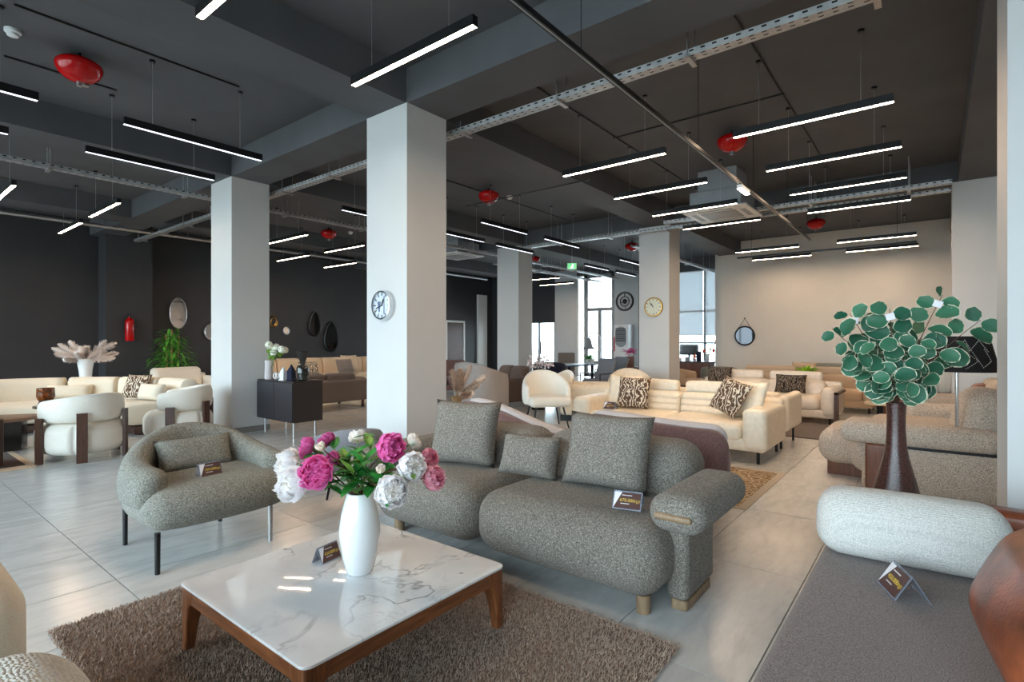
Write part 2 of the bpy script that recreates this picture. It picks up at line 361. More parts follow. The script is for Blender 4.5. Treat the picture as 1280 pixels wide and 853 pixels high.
def mesh(name, g, mat, smooth=True, angle=40):
    me = bpy.data.meshes.new(name); me.from_pydata([tuple(p) for p in g[0].tolist()], [], g[1]); me.update()
    if mat is not None: me.materials.append(M[mat] if isinstance(mat, str) else mat)
    if smooth:
        me.polygons.foreach_set('use_smooth', [True] * len(me.polygons))
        if angle:
            try: me.set_sharp_from_angle(angle=math.radians(angle))
            except Exception: pass
    return me
def put(name, data, parent=None, loc=(0, 0, 0), rot=(0, 0, 0), s=None):
    o = bpy.data.objects.new(name, data); C.objects.link(o); o.location = loc; o.rotation_euler = rot
    if s is not None: o.scale = (s, s, s) if isinstance(s, (int, float)) else s
    if parent is not None: o.parent = parent
    return o
def part(name, g, mat, parent, loc=(0, 0, 0), rot=(0, 0, 0), smooth=True, angle=40, label=None):
    o = put(name, mesh(name, g, mat, smooth, angle), parent, loc, rot)
    if label: o['label'] = label
    return o
def tag(o, label, cat, group=None, kind=None):
    o['label'] = label; o['category'] = cat
    if group: o['group'] = group
    if kind: o['kind'] = kind
    return o
def thing(name, label, cat, loc=(0, 0, 0), rz=0.0, group=None):
    o = bpy.data.objects.new(name, None); C.objects.link(o); o.location = loc; o.rotation_euler = (0, 0, rz); o.empty_display_size = 0.1
    return tag(o, label, cat, group)
def solid(name, g, mat, label, cat, group=None, loc=(0, 0, 0), rot=(0, 0, 0), kind=None, smooth=True, angle=40):
    return tag(put(name, mesh(name, g, mat, smooth, angle), None, loc, rot), label, cat, group, kind)
def struct(name, g, mat, label, smooth=False):
    o = put(name, mesh(name, g, mat, smooth)); o['kind'] = 'structure'; o['label'] = label; return o
def copy_tree(o, loc=None, rz=None, label=None, group=None, parent=None):
    c = o.copy(); C.objects.link(c); c.parent = parent
    if loc is not None: c.location = loc
    if rz is not None: c.rotation_euler = (0, 0, rz)
    if label: c['label'] = label
    if group: c['group'] = group
    for ch in list(o.children): copy_tree(ch, parent=c)
    return c
def face_dir(dx, dy): return math.atan2(dy, dx)
def text(parent, body, size, loc, rot, mat):
    cu = bpy.data.curves.new('lettering', 'FONT'); cu.body = body; cu.size = size; cu.extrude = 0.0003; cu.align_x = 'LEFT'
    tmp = bpy.data.objects.new('lettering_curve', cu); C.objects.link(tmp); bpy.context.view_layer.update()
    me = bpy.data.meshes.new_from_object(tmp.evaluated_get(bpy.context.evaluated_depsgraph_get())); bpy.data.objects.remove(tmp, do_unlink=True)
    me.materials.clear(); me.materials.append(M[mat]); return put('lettering', me, parent, loc, rot)

# ================================================================ THE SETTING
X0, X1, Y0, Y1, ZC, ZB = -4.0, 17.6, -3.2, 15.0, 4.1, 3.75
ground = struct('ground', span(-60, 80, -60, 80, -0.5, -0.16), 'outside', 'pale paving outside the showroom windows')
floor = struct('floor', span(X0 - 0.2, X1 + 0.2, Y0 - 0.2, Y1 + 0.2, -0.15, -0.004), 'grout', 'grey grout bed under the large stone floor tiles')
TX, TY, TX0, TY0 = 1.2, 0.612, 0.985, 1.187
tile_me = mesh('tile', box(TX - 0.006, TY - 0.006, 0.012, (0, 0, -0.006)), 'tile', False)
cells = []
for i in range(-4, 14):
    for j in range(-8, 24):
        cx, cy = TX0 + TX * (i + 0.5), TY0 + TY * (j + 0.5)
        if not (X0 - 0.1 < cx < X1 + 0.1 and Y0 - 0.1 < cy < Y1 + 0.1): continue
        w = cx * FW[0] + cy * FW[1]; s = cx * RT[0] + cy * RT[1]
        vis = w > 1.2 and abs(s / w) < 1.02 and H / w < 0.72
        cells.append((-(1.0 / w ** 3) if vis else 0.0, cx, cy))
cells.sort()
rest = []
for n, (a, cx, cy) in enumerate(cells):
    if n < 260 and a < 0: put('tile', tile_me, floor, (cx, cy, 0))
    else: rest.append(box(TX - 0.006, TY - 0.006, 0.012, (cx, cy, -0.006)))
o = part('tile_field', J(*rest), 'tile', floor, smooth=False); o['kind'] = 'stuff'

struct('ceiling', span(X0 - 0.2, X1 + 0.2, Y0 - 0.2, Y1 + 0.2, ZC, ZC + 0.2), 'ceil', 'charcoal painted concrete ceiling')
for n, (a, b) in enumerate(((3.56, 4.10), (10.60, 11.18))):
    struct('beam', span(a, b, Y0, Y1, ZB, ZC + 0.02), 'ceil', ('charcoal concrete beam crossing over the column with the chrome clock', 'charcoal concrete beam crossing over the column with the pale dial clock')[n])
for n, (a, b) in enumerate(((-0.93, -0.28), (4.17, 4.75), (8.0, 8.6), (12.25, 12.85))):
    struct('beam', span(X0, X1, a, b, ZB + 0.003, ZC + 0.02), 'ceil', ('charcoal beam running above the leafy branches and black shade lamp', 'charcoal beam running from the chrome clock column to the beige wall', 'charcoal beam running above the dark sideboard', 'charcoal beam running in front of the dark wall')[n])

def column(x0, x1, y0, y1, lab):
    c = struct('column', span(x0, x1, y0, y1, 0, ZB), 'column', lab)
    part('baseboard', J(span(x0 - 0.008, x1 + 0.008, y0 - 0.008, y1 + 0.008, 0, 0.085)), 'grout', c, smooth=False); return c
column(3.56, 4.12, 8.0, 8.68, 'white square column beside the dark sideboard')
column(3.55, 4.10, 4.15, 4.80, 'white square column carrying the round chrome clock')
column(10.60, 11.18, 4.27, 4.93, 'white square column carrying the pale round dial clock')
column(10.60, 11.18, 8.17, 8.86, 'white square column behind the brown sofa')
column(3.55, 4.10, -0.95, -0.28, 'white square column behind the black shade floor lamp')
column(10.45, 11.0, -0.9, -0.21, 'off-white square column next to the beige wall')
struct('wall_left', J(span(X0, X1 + 0.2, Y1, Y1 + 0.2, 0, ZC)), 'dark', 'matt black wall behind the curved cream sofa')
struct('trim_1', span(3.72, 4.62, 14.45, 15.0, 0, ZC), 'dark', 'black wall pilaster carrying the red fire extinguisher')
struct('wall_right', span(X0, X1, Y0 - 0.2, Y0, 0, ZC), 'white', 'white side wall')
struct('wall_back', span(15.4, 15.6, Y0, 4.72, 0, ZC), 'warmwall', 'warm white end wall with a round strapped mirror')
struct('wall_return', span(15.6, X1 + 0.2, 4.72, 4.92, 0, ZC), 'warmwall', 'warm white return wall beside the tall window')
# far window wall at X1
struct('wall_pier', span(X1, X1 + 0.2, 8.22, 9.15, 0, ZC), 'greywall', 'pale grey pier with a large skeleton clock')
struct('wall_panel', span(X1, X1 + 0.2, 10.75, 11.75, 0, ZC), 'greywall', 'pale grey wall next to the glass door')
struct('wall_corner', J(span(X1, X1 + 0.2, 11.75, 15.0, 2.15, ZC), span(X1, X1 + 0.2, 14.4, 15.0, 0, 2.15)), 'dark', 'black wall above the glass door')
struct('trim_2', span(16.6, 17.15, 14.9, 15.0, 0, 3.3), 'white', 'narrow white panel on the black wall')
struct('trim_3', J(span(X1, X1 + 0.2, 4.92, 8.22, 3.72, ZC), span(X1, X1 + 0.2, 9.15, 10.75, 3.86, ZC)), 'ceil', 'charcoal header over the tall windows')
def window(name, x, y0, y1, z0, z1, ys, zs, lab, mat='alu', fw=0.07, blinds=None):
    w = put(name, None); w['kind'] = 'structure'; w['label'] = lab
    d = 0.08
    fr = [span(x, x + d, y0, y1, z0, z0 + fw), span(x, x + d, y0, y1, z1 - fw, z1), span(x, x + d, y0, y0 + fw, z0, z1), span(x, x + d, y1 - fw, y1, z0, z1)]
    part('window_frame', J(*fr), mat, w, smooth=False)
    yy = [y0] + ys + [y1]; zz = [z0] + zs + [z1]
    for y in ys: part('mullion', span(x, x + d, y - fw / 2, y + fw / 2, z0 + fw, z1 - fw), mat, w, smooth=False)
    for z in zs: part('transom', span(x + 0.01, x + d - 0.01, y0 + fw, y1 - fw, z - fw / 2, z + fw / 2), mat, w, smooth=False)
    for a, b in zip(yy, yy[1:]):
        for c, e in zip(zz, zz[1:]): part('pane', span(x + 0.035, x + 0.045, a + fw / 2, b - fw / 2, c + fw / 2, e - fw / 2), 'glass', w, smooth=False)
    return w
window('window_1', X1 + 0.03, 4.92, 8.22, 0.05, 3.72, [5.9, 7.1], [1.3, 2.35], 'tall dark framed window beside the beige wall', 'alu', 0.06)
w2 = window('window_2', X1 + 0.03, 9.15, 10.42, 0.02, 3.86, [], [0.55, 2.55], 'tall grey framed window beside the skeleton clock', 'plasticgrey', 0.13)
part('mullion', span(X1 + 0.03, X1 + 0.11, 9.72, 9.86, 0.6, 2.5), 'plasticgrey', w2, smooth=False)
window('window_3', X1 + 0.03, 10.42, 10.75, 0.02, 3.86, [], [], 'narrow bright window strip next to the pale grey wall', 'white', 0.04)
dr = window('door_1', X1 + 0.03, 11.75, 14.4, 0.02, 2.15, [12.55, 13.5], [], 'glass entrance door under the black wall', 'alu', 0.06)
part('door_handle', T(cyl(0.025, 0.5), (0, 0, 0)), 'black', dr, (X1 - 0.03, 12.42, 0.85))
# roller blind on window_1
bl = glassy('blind_cloth', (0.75, 0.78, 0.8), 0.0, 0.5, 0.75, (240, 243, 246))
solid('roller_blind', J(span(X1 - 0.02, X1 - 0.012, 4.98, 5.86, 1.55, 3.68), T(cyl(0.012, 0.86), (X1 - 0.016, 4.99, 1.55), (-PI / 2, 0, 0))), bl, 'white roller blind drawn over the narrow pane beside the beige wall', 'blind')
solid('roller_blind', J(span(X1 - 0.02, X1 - 0.012, 5.94, 7.06, 1.55, 3.68), T(cyl(0.012, 1.1), (X1 - 0.016, 5.95, 1.55), (-PI / 2, 0, 0))), bl, 'white roller blind drawn over the middle pane of the tall window', 'blind')
# door on the black wall
d2 = put('door_2', None); d2['kind'] = 'structure'; d2['label'] = 'brown door in a white frame on the black wall'
part('door_frame', J(span(14.75, 14.83, 14.94, 15.0, 0, 2.1), span(15.75, 15.83, 14.94, 15.0, 0, 2.1), span(14.75, 15.83, 14.94, 15.0, 2.1, 2.18)), 'white', d2, smooth=False)
part('door_leaf', span(14.83, 15.75, 14.96, 14.998, 0.01, 2.1), 'leatherdark', d2, smooth=False)
part('door_handle', T(cyl(0.012, 0.12), (15.62, 14.93, 1.0), (0, PI / 2, 0)), 'chrome', d2)
# shopfront behind the camera
struct('wall_front', J(span(X0, X0 + 0.2, Y0, Y1, 0, 0.2), span(X0, X0 + 0.2, Y0, Y1, 3.72, ZC), span(X0, X0 + 0.2, Y0, Y0 + 0.3, 0, ZC), span(X0, X0 + 0.2, 14.7, Y1, 0, ZC)), 'white', 'shopfront wall with full-height glazing')
window('window_4', X0 + 0.05, -2.9, 14.7, 0.2, 3.72, [-2.9 + 1.76 * k for k in range(1, 10)], [2.6], 'full-height shopfront glazing', 'alu', 0.06)

# ================================================================ FOREGROUND
# ---- shag rug
rug = thing('shag_rug', 'plush brown shag rug under the marble coffee table', 'rug', (1.45, 2.045, 0))
part('backing', slab(rrect(-0.84, 0.84, -1.165, 1.165, 0.02), 0.001, 0.012, 0.003), fabric('rug_backing', (120, 98, 84), (150, 128, 112), 120), rug)
def pile_mesh():
    rs = np.random.RandomState(3); n = 95000
    x = rs.uniform(-0.85, 0.85, n); y = rs.uniform(-1.175, 1.175, n); a = rs.uniform(0, 2 * PI, n); L = rs.uniform(0.012, 0.024, n); lean = rs.uniform(-0.009, 0.009, (n, 2)); wd = rs.uniform(0.0022, 0.0042, n)
    lean[:, 1] -= 0.005
    p0 = np.stack([x - np.cos(a) * wd, y - np.sin(a) * wd, np.full(n, 0.008)], 1); p1 = np.stack([x + np.cos(a) * wd, y + np.sin(a) * wd, np.full(n, 0.008)], 1); p2 = np.stack([x + lean[:, 0], y + lean[:, 1], 0.008 + L], 1)
    V = np.stack([p0, p1, p2], 1).reshape(-1, 3); me = bpy.data.meshes.new('pile'); me.vertices.add(3 * n); me.vertices.foreach_set('co', V.ravel())
    me.loops.add(3 * n); me.loops.foreach_set('vertex_index', np.arange(3 * n)); me.polygons.add(n); me.polygons.foreach_set('loop_start', np.arange(0, 3 * n, 3)); me.update(calc_edges=True)
    k = N('brown_pile'); v = k.coord(); f = k.noise(v, 40, 3); g = k.noise(v, 2.2, 2); k.l(k.ramp(k.math('ADD', k.math('MULTIPLY', f, 0.6), k.math('MULTIPLY', g, 0.4)), [(0.3, (150, 126, 110)), (0.7, (208, 186, 168))]), k.b.inputs['Base Color']); k.set(0.9, 0, 0.1, 0.2)
    me.materials.append(k.m); return me
o = put('pile', pile_mesh(), rug); o['kind'] = 'stuff'
# ---- coffee table
tb = thing('coffee_table', 'square walnut coffee table with white marble top', 'table', (1.43, 2.07, 0.022))
hw = 0.51; ZT = 0.285
part('tabletop', slab(rrect(-hw, hw, -hw + 0.01, hw - 0.01, 0.035), ZT - 0.012, ZT, 0.003), 'marble', tb)
for s in (-1, 1):
    part('apron', span(-hw + 0.06, hw - 0.06, s * (hw - 0.034) - 0.012, s * (hw - 0.034) + 0.012, ZT - 0.075, ZT - 0.012), 'walnutx', tb, smooth=False)
    part('apron', span(s * (hw - 0.024) - 0.012, s * (hw - 0.024) + 0.012, -hw + 0.07, hw - 0.07, ZT - 0.075, ZT - 0.012), 'walnut', tb, smooth=False)
    for q in (-1, 1):
        rings = []
        for z, w in ((0, 0.042), (0.12, 0.056), (ZT - 0.1, 0.07), (ZT - 0.08, 0.082), (ZT - 0.07, 0.1), (ZT - 0.012, 0.1)):
            ox, oy = s * (hw - 0.008), q * (hw - 0.018); pl = rrect(0, w, 0, w, 0.012, 3); rings.append([(ox - s * px, oy - q * py, z) for px, py in pl])
        g = loft(rings)
        if s * q < 0: g = (g[0], [f[::-1] for f in g[1]])
        part('leg', g, 'walnutleg', tb)
# ---- acrylic price holders
def price_holder(loc, rz, price, label, s=1.0, tilt=28):
    t = thing('price_holder', label, 'price holder', loc, rz, None); a = math.radians(tilt); W, Hh = 0.15 * s, 0.1 * s
    hz = Hh * math.cos(a); hy = Hh * math.sin(a)
    for q, nm in ((-1, 'front_panel'), (1, 'rear_panel')):
        part(nm, box(W, 0.003, Hh), 'acrylic', t, (0, q * hy / 2, hz / 2 + 0.002), (q * a, 0, 0), smooth=False)
    cd = part('card', box(W * 0.92, 0.0012, Hh * 0.86), 'cardbrown', t, (0, -hy / 2 - 0.0025, hz / 2 + 0.003), (-a, 0, 0), smooth=False)
    x0, z0 = -W * 0.46, -Hh * 0.43
    part('white_corner', (np.array([(x0, -0.0009, z0), (x0, -0.0009, -z0), (x0 + W * 0.26, -0.0009, -z0), (x0, -0.0007, z0), (x0, -0.0007, -z0), (x0 + W * 0.26, -0.0007, -z0)]), [(0, 2, 1), (3, 4, 5)]), 'cardwhite', cd, smooth=False)
    text(cd, price, 0.024 * s, (x0 + W * 0.2, -0.0012, -0.007 * s), (PI / 2, 0, 0), 'ink_gold')
    for dx, dz, ln in ((0.26, 0.27, 0.35), (0.24, -0.18, 0.3)): part('print_line', box(W * ln, 0.0003, 0.004 * s, (x0 + W * (dx + ln / 2), -0.0011, Hh * dz)), 'ink_white', cd, smooth=False)
    return t
# ---- vase of peonies
VX, VY, VZ = 1.47, 2.04, 0.308
vs_ = solid('flower_vase', lathe([(0.002, 0.004), (0.052, 0.0), (0.058, 0.006), (0.078, 0.08), (0.09, 0.17), (0.09, 0.2), (0.08, 0.27), (0.064, 0.33), (0.056, 0.358), (0.052, 0.36), (0.05, 0.35), (0.07, 0.27), (0.07, 0.2)], 40, False), 'ceramic', 'glossy white barrel-shaped ceramic vase on the marble coffee table', 'vase', loc=(VX, VY, VZ))
def petal_mat(name, c0, c1):
    k = N(name); v = k.coord(); ln = k.add('ShaderNodeVectorMath', operation='LENGTH'); k.l(v, ln.inputs[0])
    f = k.noise(v, 60, 2); m = k.math('ADD', k.math('MULTIPLY', ln.outputs['Value'], 12.5), k.math('MULTIPLY', f, 0.35))
    k.l(k.ramp(m, [(0.3, c0), (0.95, c1)]), k.b.inputs['Base Color']); k.set(0.75, 0, 0.1); tl = k.add('ShaderNodeBsdfTranslucent'); k.l(k.b.inputs['Base Color'].links[0].from_socket, tl.inputs[0]); mx = k.add('ShaderNodeMixShader'); mx.inputs[0].default_value = 0.5; k.l(k.b.outputs[0], mx.inputs[1]); k.l(tl.outputs[0], mx.inputs[2]); k.l(mx.outputs[0], k.out.inputs[0]); return k.m
M['pt_pink'] = petal_mat('hot_pink_petals', (190, 20, 110), (250, 142, 208)); M['pt_white'] = petal_mat('white_petals', (252, 240, 222), (254, 252, 253)); M['pt_blush'] = petal_mat('blush_petals', (240, 96, 150), (252, 206, 218))
def bloom(r, seed, op=1.0, layers=((5, 0.25, 0.42), (7, 0.42, 0.55), (9, 0.62, 0.72), (11, 0.82, 0.9), (11, 1.05, 1.0))):
    rr = random.Random(seed); gs = []
    for li, (cnt, tilt, sz) in enumerate(layers):
        for i in range(cnt):
            a = 2 * PI * (i + 0.5 * (li % 2)) / cnt + rr.uniform(-0.2, 0.2); tl = tilt * op + rr.uniform(-0.1, 0.1); L = r * sz * rr.uniform(0.88, 1.08); W = L * rr.uniform(0.75, 0.95); V = []; n = 5; ph = rr.uniform(0, 6)
            for u in range(n + 1):
                for v in range(n + 1):
                    s = u / n; q = v / n * 2 - 1; wd = W * math.sin(PI * (0.12 + 0.62 * s)) ** 0.8 * 0.62
                    ruf = 0.085 * L * math.sin(q * 5 + ph) * s ** 2
                    x = q * wd; cup = 0.55 * (q * q) * wd
                    ang = tl + 0.55 * math.sin(PI * s) - 0.25 * s * s; y = L * s * math.sin(ang) + 0.0; z = L * s * math.cos(ang * 0.92) + cup * math.cos(tl) + ruf
                    V.append((x * 1.0, y - cup * math.sin(1.2 - tl) * 0.3, z))
            F = [(i2 * (n + 1) + j2, (i2 + 1) * (n + 1) + j2, (i2 + 1) * (n + 1) + j2 + 1, i2 * (n + 1) + j2 + 1) for i2 in range(n) for j2 in range(n)]
            gs.append(T((np.array(V), F), (0, 0, -0.25 * r), (0, 0, a)))
    return J(*gs)
def leaf_g(L, W, curl=0.2, fold=0.25, n=6, tip=1.0):
    V = []; F = []
    for i in range(n + 1):
        s = i / n; w = W / 2 * math.sin(PI * s ** 0.8) ** 0.9 if 0 < s < 1 else 0.0
        for q in (-1, 0, 1): V.append((q * w, L * s, fold * abs(q) * w - curl * L * s * s))
    for i in range(n):
        a = i * 3; F += [(a, a + 1, a + 4, a + 3), (a + 1, a + 2, a + 5, a + 4)]
    return np.array(V), F
M['leafgreen'] = plain('peony_leaf_green', (54, 138, 58), 0.45, var=0.3, scale=14)
M['leaflime'] = plain('light_leaf_green', (120, 160, 62), 0.5, var=0.25, scale=14)
peonies = [  # u, v, depth, radius, colour
    (397, 591, 2.22, 0.072, 'pink'), (487, 560, 2.32, 0.07, 'pink'), (386, 561, 2.5, 0.055, 'pink'), (409, 552, 2.62, 0.045, 'pink'), (416, 576, 2.42, 0.04, 'pink'),
    (363, 580, 2.36, 0.07, 'white'), (368, 606, 2.24, 0.075, 'white'), (513, 584, 2.28, 0.068, 'white'), (488, 614, 2.18, 0.072, 'white'), (447, 548, 2.62, 0.045, 'white'), (516, 553, 2.6, 0.042, 'white'), (404, 562, 2.34, 0.03, 'white'), (474, 590, 2.26, 0.03, 'white'),
    (540, 598, 2.34, 0.058, 'blush'), (535, 574, 2.44, 0.05, 'blush')]
words_ = {'pink': 'magenta pink peony stem in the white ceramic vase', 'white': 'white peony stem in the white ceramic vase', 'blush': 'pale coral pink peony stem in the white ceramic vase'}
for i, (u, v, w, r, col) in enumerate(peonies):
    p = Vector(AW(u, v, w)); base = Vector((VX, VY, VZ + 0.33)); t = thing('peony', words_[col] if r > 0.035 else 'white peony bud in the white ceramic vase', 'flower', tuple(base), 0, 'peonies in the white vase')
    d = p - base; out = Vector((d.x, d.y, 0.035 if r > 0.05 else 0.12)).normalized(); cdir = (Vector((0, 0, H)) - p).normalized()
    nrm = (out * 0.75 + cdir * 0.45).normalized() if r > 0.035 else (out + Vector((0, 0, 0.5))).normalized()
    q = Vector((0, 0, 1)).rotation_difference(nrm).to_euler()
    bud = r < 0.035
    part('bloom', bloom(r * 1.08, i, 0.55 if bud else 1.0, ((5, 0.15, 0.8), (7, 0.3, 1.0), (7, 0.45, 1.1)) if bud else ((6, 0.12, 0.62), (8, 0.28, 0.7), (10, 0.45, 0.78), (12, 0.64, 0.86), (13, 0.85, 0.94), (13, 1.08, 0.98), (10, 1.35, 0.92))), 'pt_' + col, t, tuple(d), tuple(q), angle=None)
    e = d - nrm * r * 0.3; a = Vector((R.uniform(-0.025, 0.025), R.uniform(-0.025, 0.025), -0.2))
    stem = [tuple(a), tuple(Vector((a.x, a.y, 0.02)) * 0.9), tuple(e * 0.45 + Vector((0, 0, 0.05))), tuple(e)]
    part('stem', tube(stem, [0.004, 0.004, 0.0032, 0.0028], 6), 'stem' if i % 3 else 'gstem', t)
    for k in range(4 if not bud else 2):
        f = R.uniform(0.4, 0.95); b = e * f + Vector((0, 0, 0.05 * (1 - f))); az = R.uniform(0, 6.28)
        part('leaf', leaf_g(R.uniform(0.085, 0.12), R.uniform(0.038, 0.05)), 'leafgreen' if R.random() < 0.75 else 'leaflime', t, tuple(b), (R.uniform(-0.5, 0.9), 0, az))
for (u, v, w, hgt) in ((468, 545, 2.45, 0.05), (455, 575, 2.35, 0.02), (440, 590, 2.3, 0.0), (480, 600, 2.3, -0.02), (430, 570, 2.5, 0.03), (500, 598, 2.3, 0)):
    p = Vector(AW(u, v, w)); base = Vector((VX, VY, VZ + 0.33)); t = thing('greenery_sprig', 'flowerless green leafy stem among the peonies in the white vase', 'foliage stem', tuple(base), 0, 'leafy stems in the white vase'); d = p - base
    part('stem', tube([(0, 0, -0.2), (0, 0, 0.0), tuple(d * 0.5 + Vector((0, 0, 0.03))), tuple(d)], [0.004, 0.004, 0.003, 0.002], 6), 'gstem', t)
    for k in range(9):
        f = 0.35 + 0.65 * k / 8; b = d * f + Vector((0, 0, 0.03 * (1 - f)))
        part('leaf', leaf_g(R.uniform(0.09, 0.14), R.uniform(0.036, 0.055)), 'leafgreen' if R.random() < 0.7 else 'leaflime', t, tuple(b), (R.uniform(-0.3, 1.0), 0, k * 2.4 + R.uniform(-0.4, 0.4)))
price_holder((1.45, 2.27, 0.308), math.radians(10), '420.000դր', 'brown price card in a clear holder beside the white peony vase', 0.8, 24)

# ---- grey tweed armchair (faces -Y)
ac = thing('armchair', 'rounded grey tweed armchair with a lumbar pillow on slim dark legs', 'armchair', (1.49, 3.93, 0))
def seat_g():
    g = rbox(0.93, 0.80, 0.235, 0.115, 5, 8); v = g[0].copy()
    # round the plan: squeeze the rear corners, bow the front
    x, y = v[:, 0] / 0.465, v[:, 1] / 0.40
    v[:, 0] *= 1 - 0.20 * np.clip(y, 0, 1) ** 2; v[:, 1] -= 0.05 * (1 - x ** 2) * np.clip(-y, 0, 1)
    v[:, 1] *= np.where(np.abs(x) > 0.5, 1 - 0.1 * (np.abs(x) - 0.5) * 2, 1); v[:, 2] += np.where(v[:, 2] > 0, 0.03 * (1 - x ** 2) * (1 - np.clip(y, -1, 1) ** 2), 0)
    return v + np.array((0, -0.02, 0.335)), g[1]
part('seat', T(seat_g(), (0.07, 0, 0), s=(0.97, 1, 1)), 'tweedarm', ac, angle=None)
pth = [(-0.40, -0.22), (-0.415, -0.1), (-0.41, 0.04)] + [(x, y) for x, y in arc(0, 0.04, 0.405, 180, 0, 18, 0.33)][1:-1] + [(0.41, 0.04), (0.415, -0.1), (0.40, -0.22)]
hgt = lambda t: 0.575 + 0.19 * max(0.0, math.sin(PI * t)) ** 1.6
part('backrest', shell(pth, lambda t: 0.185 - 0.05 * math.sin(PI * t), 0.34, hgt, 18, 2.6, 0.85, 0.12), 'tweedarm', ac, (0.07, 0, 0), angle=None)
part('lumbar_pillow', T(bulge(pillow(0.5, 0.24, 0.13), 0, 0, 0), (0.08, 0.15, 0.565), (math.radians(68), 0, 0)), 'tweedarm', ac, angle=None)
for x, y, m_ in ((-0.335, -0.40, 'black'), (0.335, -0.40, 'steel'), (-0.3, 0.28, 'black'), (0.3, 0.28, 'black')): part('leg', cyl(0.014, 0.24, 12, (0, 0, 0), 0.016), m_, ac, (x, y, 0))
price_holder((1.52, 3.74, 0.465), math.radians(4), '350.000դր', 'price card in a clear holder on the tweed armchair seat', 0.95, 20)

# ---- grey tweed sofa (faces -X)
sf = thing('sofa', 'long charcoal tweed sofa with mushroom-shaped padded arms', 'sofa', (2.9, 2.2, 0))
L0 = np.array((2.9, 2.2, 0.0))
def loc_(g): return g[0] - L0, g[1]
for y0, y1 in ((1.02, 2.195), (2.205, 3.16)):
    g = rspan(2.36, 3.3, y0, y1, 0.085, 0.455, 0.15, (0.04, 0.0, 0.05), 5, 8); part('seat', loc_(g), 'tweed', sf, angle=None)
for y0, y1, zt in ((1.1, 2.16, 0.735), (2.2, 3.12, 0.71)):
    g = rspan(2.98, 3.4, y0, y1, 0.12, zt, 0.16, (0.05, 0.0, 0.02), 5, 6); v = g[0].copy(); v[:, 0] += 0.14 * (v[:, 2] - 0.4)
    part('backrest', loc_((v, g[1])), 'tweed', sf, angle=None)
for ya, yb, yc, za, x1 in ((0.77, 1.03, 1.02, 0.66, 3.0), (3.1, 3.36, 3.18, 0.58, 3.3)):
    g = rspan(2.27, x1, ya, yb, za - 0.165, za, 0.078, (0, 0, 0.04), 5, 5); v = g[0].copy(); 
    ap = part('armrest', loc_((v, g[1])), 'tweed', sf, angle=None)
    part('arm_panel', loc_(rspan(2.60, x1 + 0.02, yc - 0.065, yc + 0.05, 0.05, za - 0.1, 0.04, (0, 0, 0), 4, 4)), 'tweed', sf, angle=None)
    part('arm_base', loc_(slab(rrect(2.62, x1, yc - 0.055, yc + 0.035, 0.03), 0.0, 0.05, 0.006)), 'oak', sf)
    part('wooden_pin', T(rbox(0.028, 0.17, 0.032, 0.0139, 4, 3), (2.272 - 2.9, (ya + yb) / 2 - 2.2, za - 0.085)), 'oak', ap, label='bronzed wooden pin on the arm end')
for x, y in ((2.50, 1.14), (2.50, 3.0), (3.25, 1.3), (3.25, 2.95)): part('leg', loc_(cyl(0.036, 0.09, 20, (x, y, 0))), 'oak', sf)
def cushion(w, h, t, c, rx, rz, mat, label, group=None, name='throw_pillow', roll=0.0):
    """stands on its lower edge at c, leans back by rx, front facing local -Y turned by rz"""
    g = T(pillow(w, h, t), (0, 0, 0), (PI / 2, 0, 0)); g = T(g, (0, 0, 0), (0, roll, 0)); g = (g[0] - np.array((0, 0, g[0][:, 2].min())), g[1]); g = T(g, (0, 0, 0), (-rx, 0, 0))
    return solid(name, g, mat, label, 'pillow', group, tuple(c), (0, 0, rz), angle=None)
fx = -PI / 2      # front facing -X
cushion(0.56, 0.455, 0.18, (2.84, 1.56, 0.468), 0.30, fx + 0.05, 'tweed', 'large square tweed cushion beside the padded arm with the wooden pin')
cushion(0.44, 0.28, 0.15, (2.80, 2.1, 0.463), 0.35, fx + 0.12, 'tweed', 'small rectangular tweed cushion between two large ones')
cushion(0.53, 0.47, 0.18, (2.77, 2.66, 0.465), 0.30, fx + 0.30, 'tweed', 'large square tweed cushion beside the white column')
price_holder((2.60, 1.27, 0.472), fx + 0.25, '670.000դր', 'price card in a clear holder leaning by the sofa arm', 1.0, 35)

# ---- dark grey sofa with leather back, cut by the picture edge (faces +Y)
rs_ = thing('leather_sofa', 'low dark grey sofa with cognac leather frame', 'sofa', (1.6, -0.1, 0))
L0 = np.array((1.6, -0.1, 0.0))
part('seat', loc_(rspan(0.35, 2.88, -0.62, 0.40, 0.12, 0.42, 0.035, (0, 0, 0.01), 3, 6)), 'darkseat', rs_, angle=None)
part('plinth', loc_(span(0.45, 2.9, -0.6, 0.3, 0.0, 0.12)), 'leatherdark', rs_, smooth=False)
part('arm_panel', loc_(rspan(2.93, 3.06, -0.9, 0.36, 0.02, 0.66, 0.04, (0, 0, 0), 4, 4)), 'leather', rs_, angle=None)
part('backrest', loc_(rspan(0.35, 2.95, -0.92, -0.62, 0.02, 0.74, 0.1, (0, 0, 0), 4, 4)), 'leather', rs_, angle=None)
def bolster():
    g = rbox(0.25, 0.66, 0.27, 0.1, 5, 6); v = g[0].copy(); v[:, 0] += 0.1 * v[:, 2]; return bulge((v, g[1]), 0.05, 0, 0.05)
solid('bolster_cushion', bolster(), 'boucle', 'chunky white knit bolster on the dark grey sofa', 'cushion', None, (2.79, 0.09, 0.563), (0, 0, 0.06), angle=None)
solid('leather_cushion', T(bulge(rbox(0.58, 0.24, 0.38, 0.115, 4, 6), 0.03, 0.3, 0.03), (0, 0, 0.225), (0.42, 0, 0)), 'leather', 'plump cognac leather cushion on the dark grey sofa', 'cushion', None, (1.88, -0.26, 0.428), (0, 0, 0.12), angle=None)
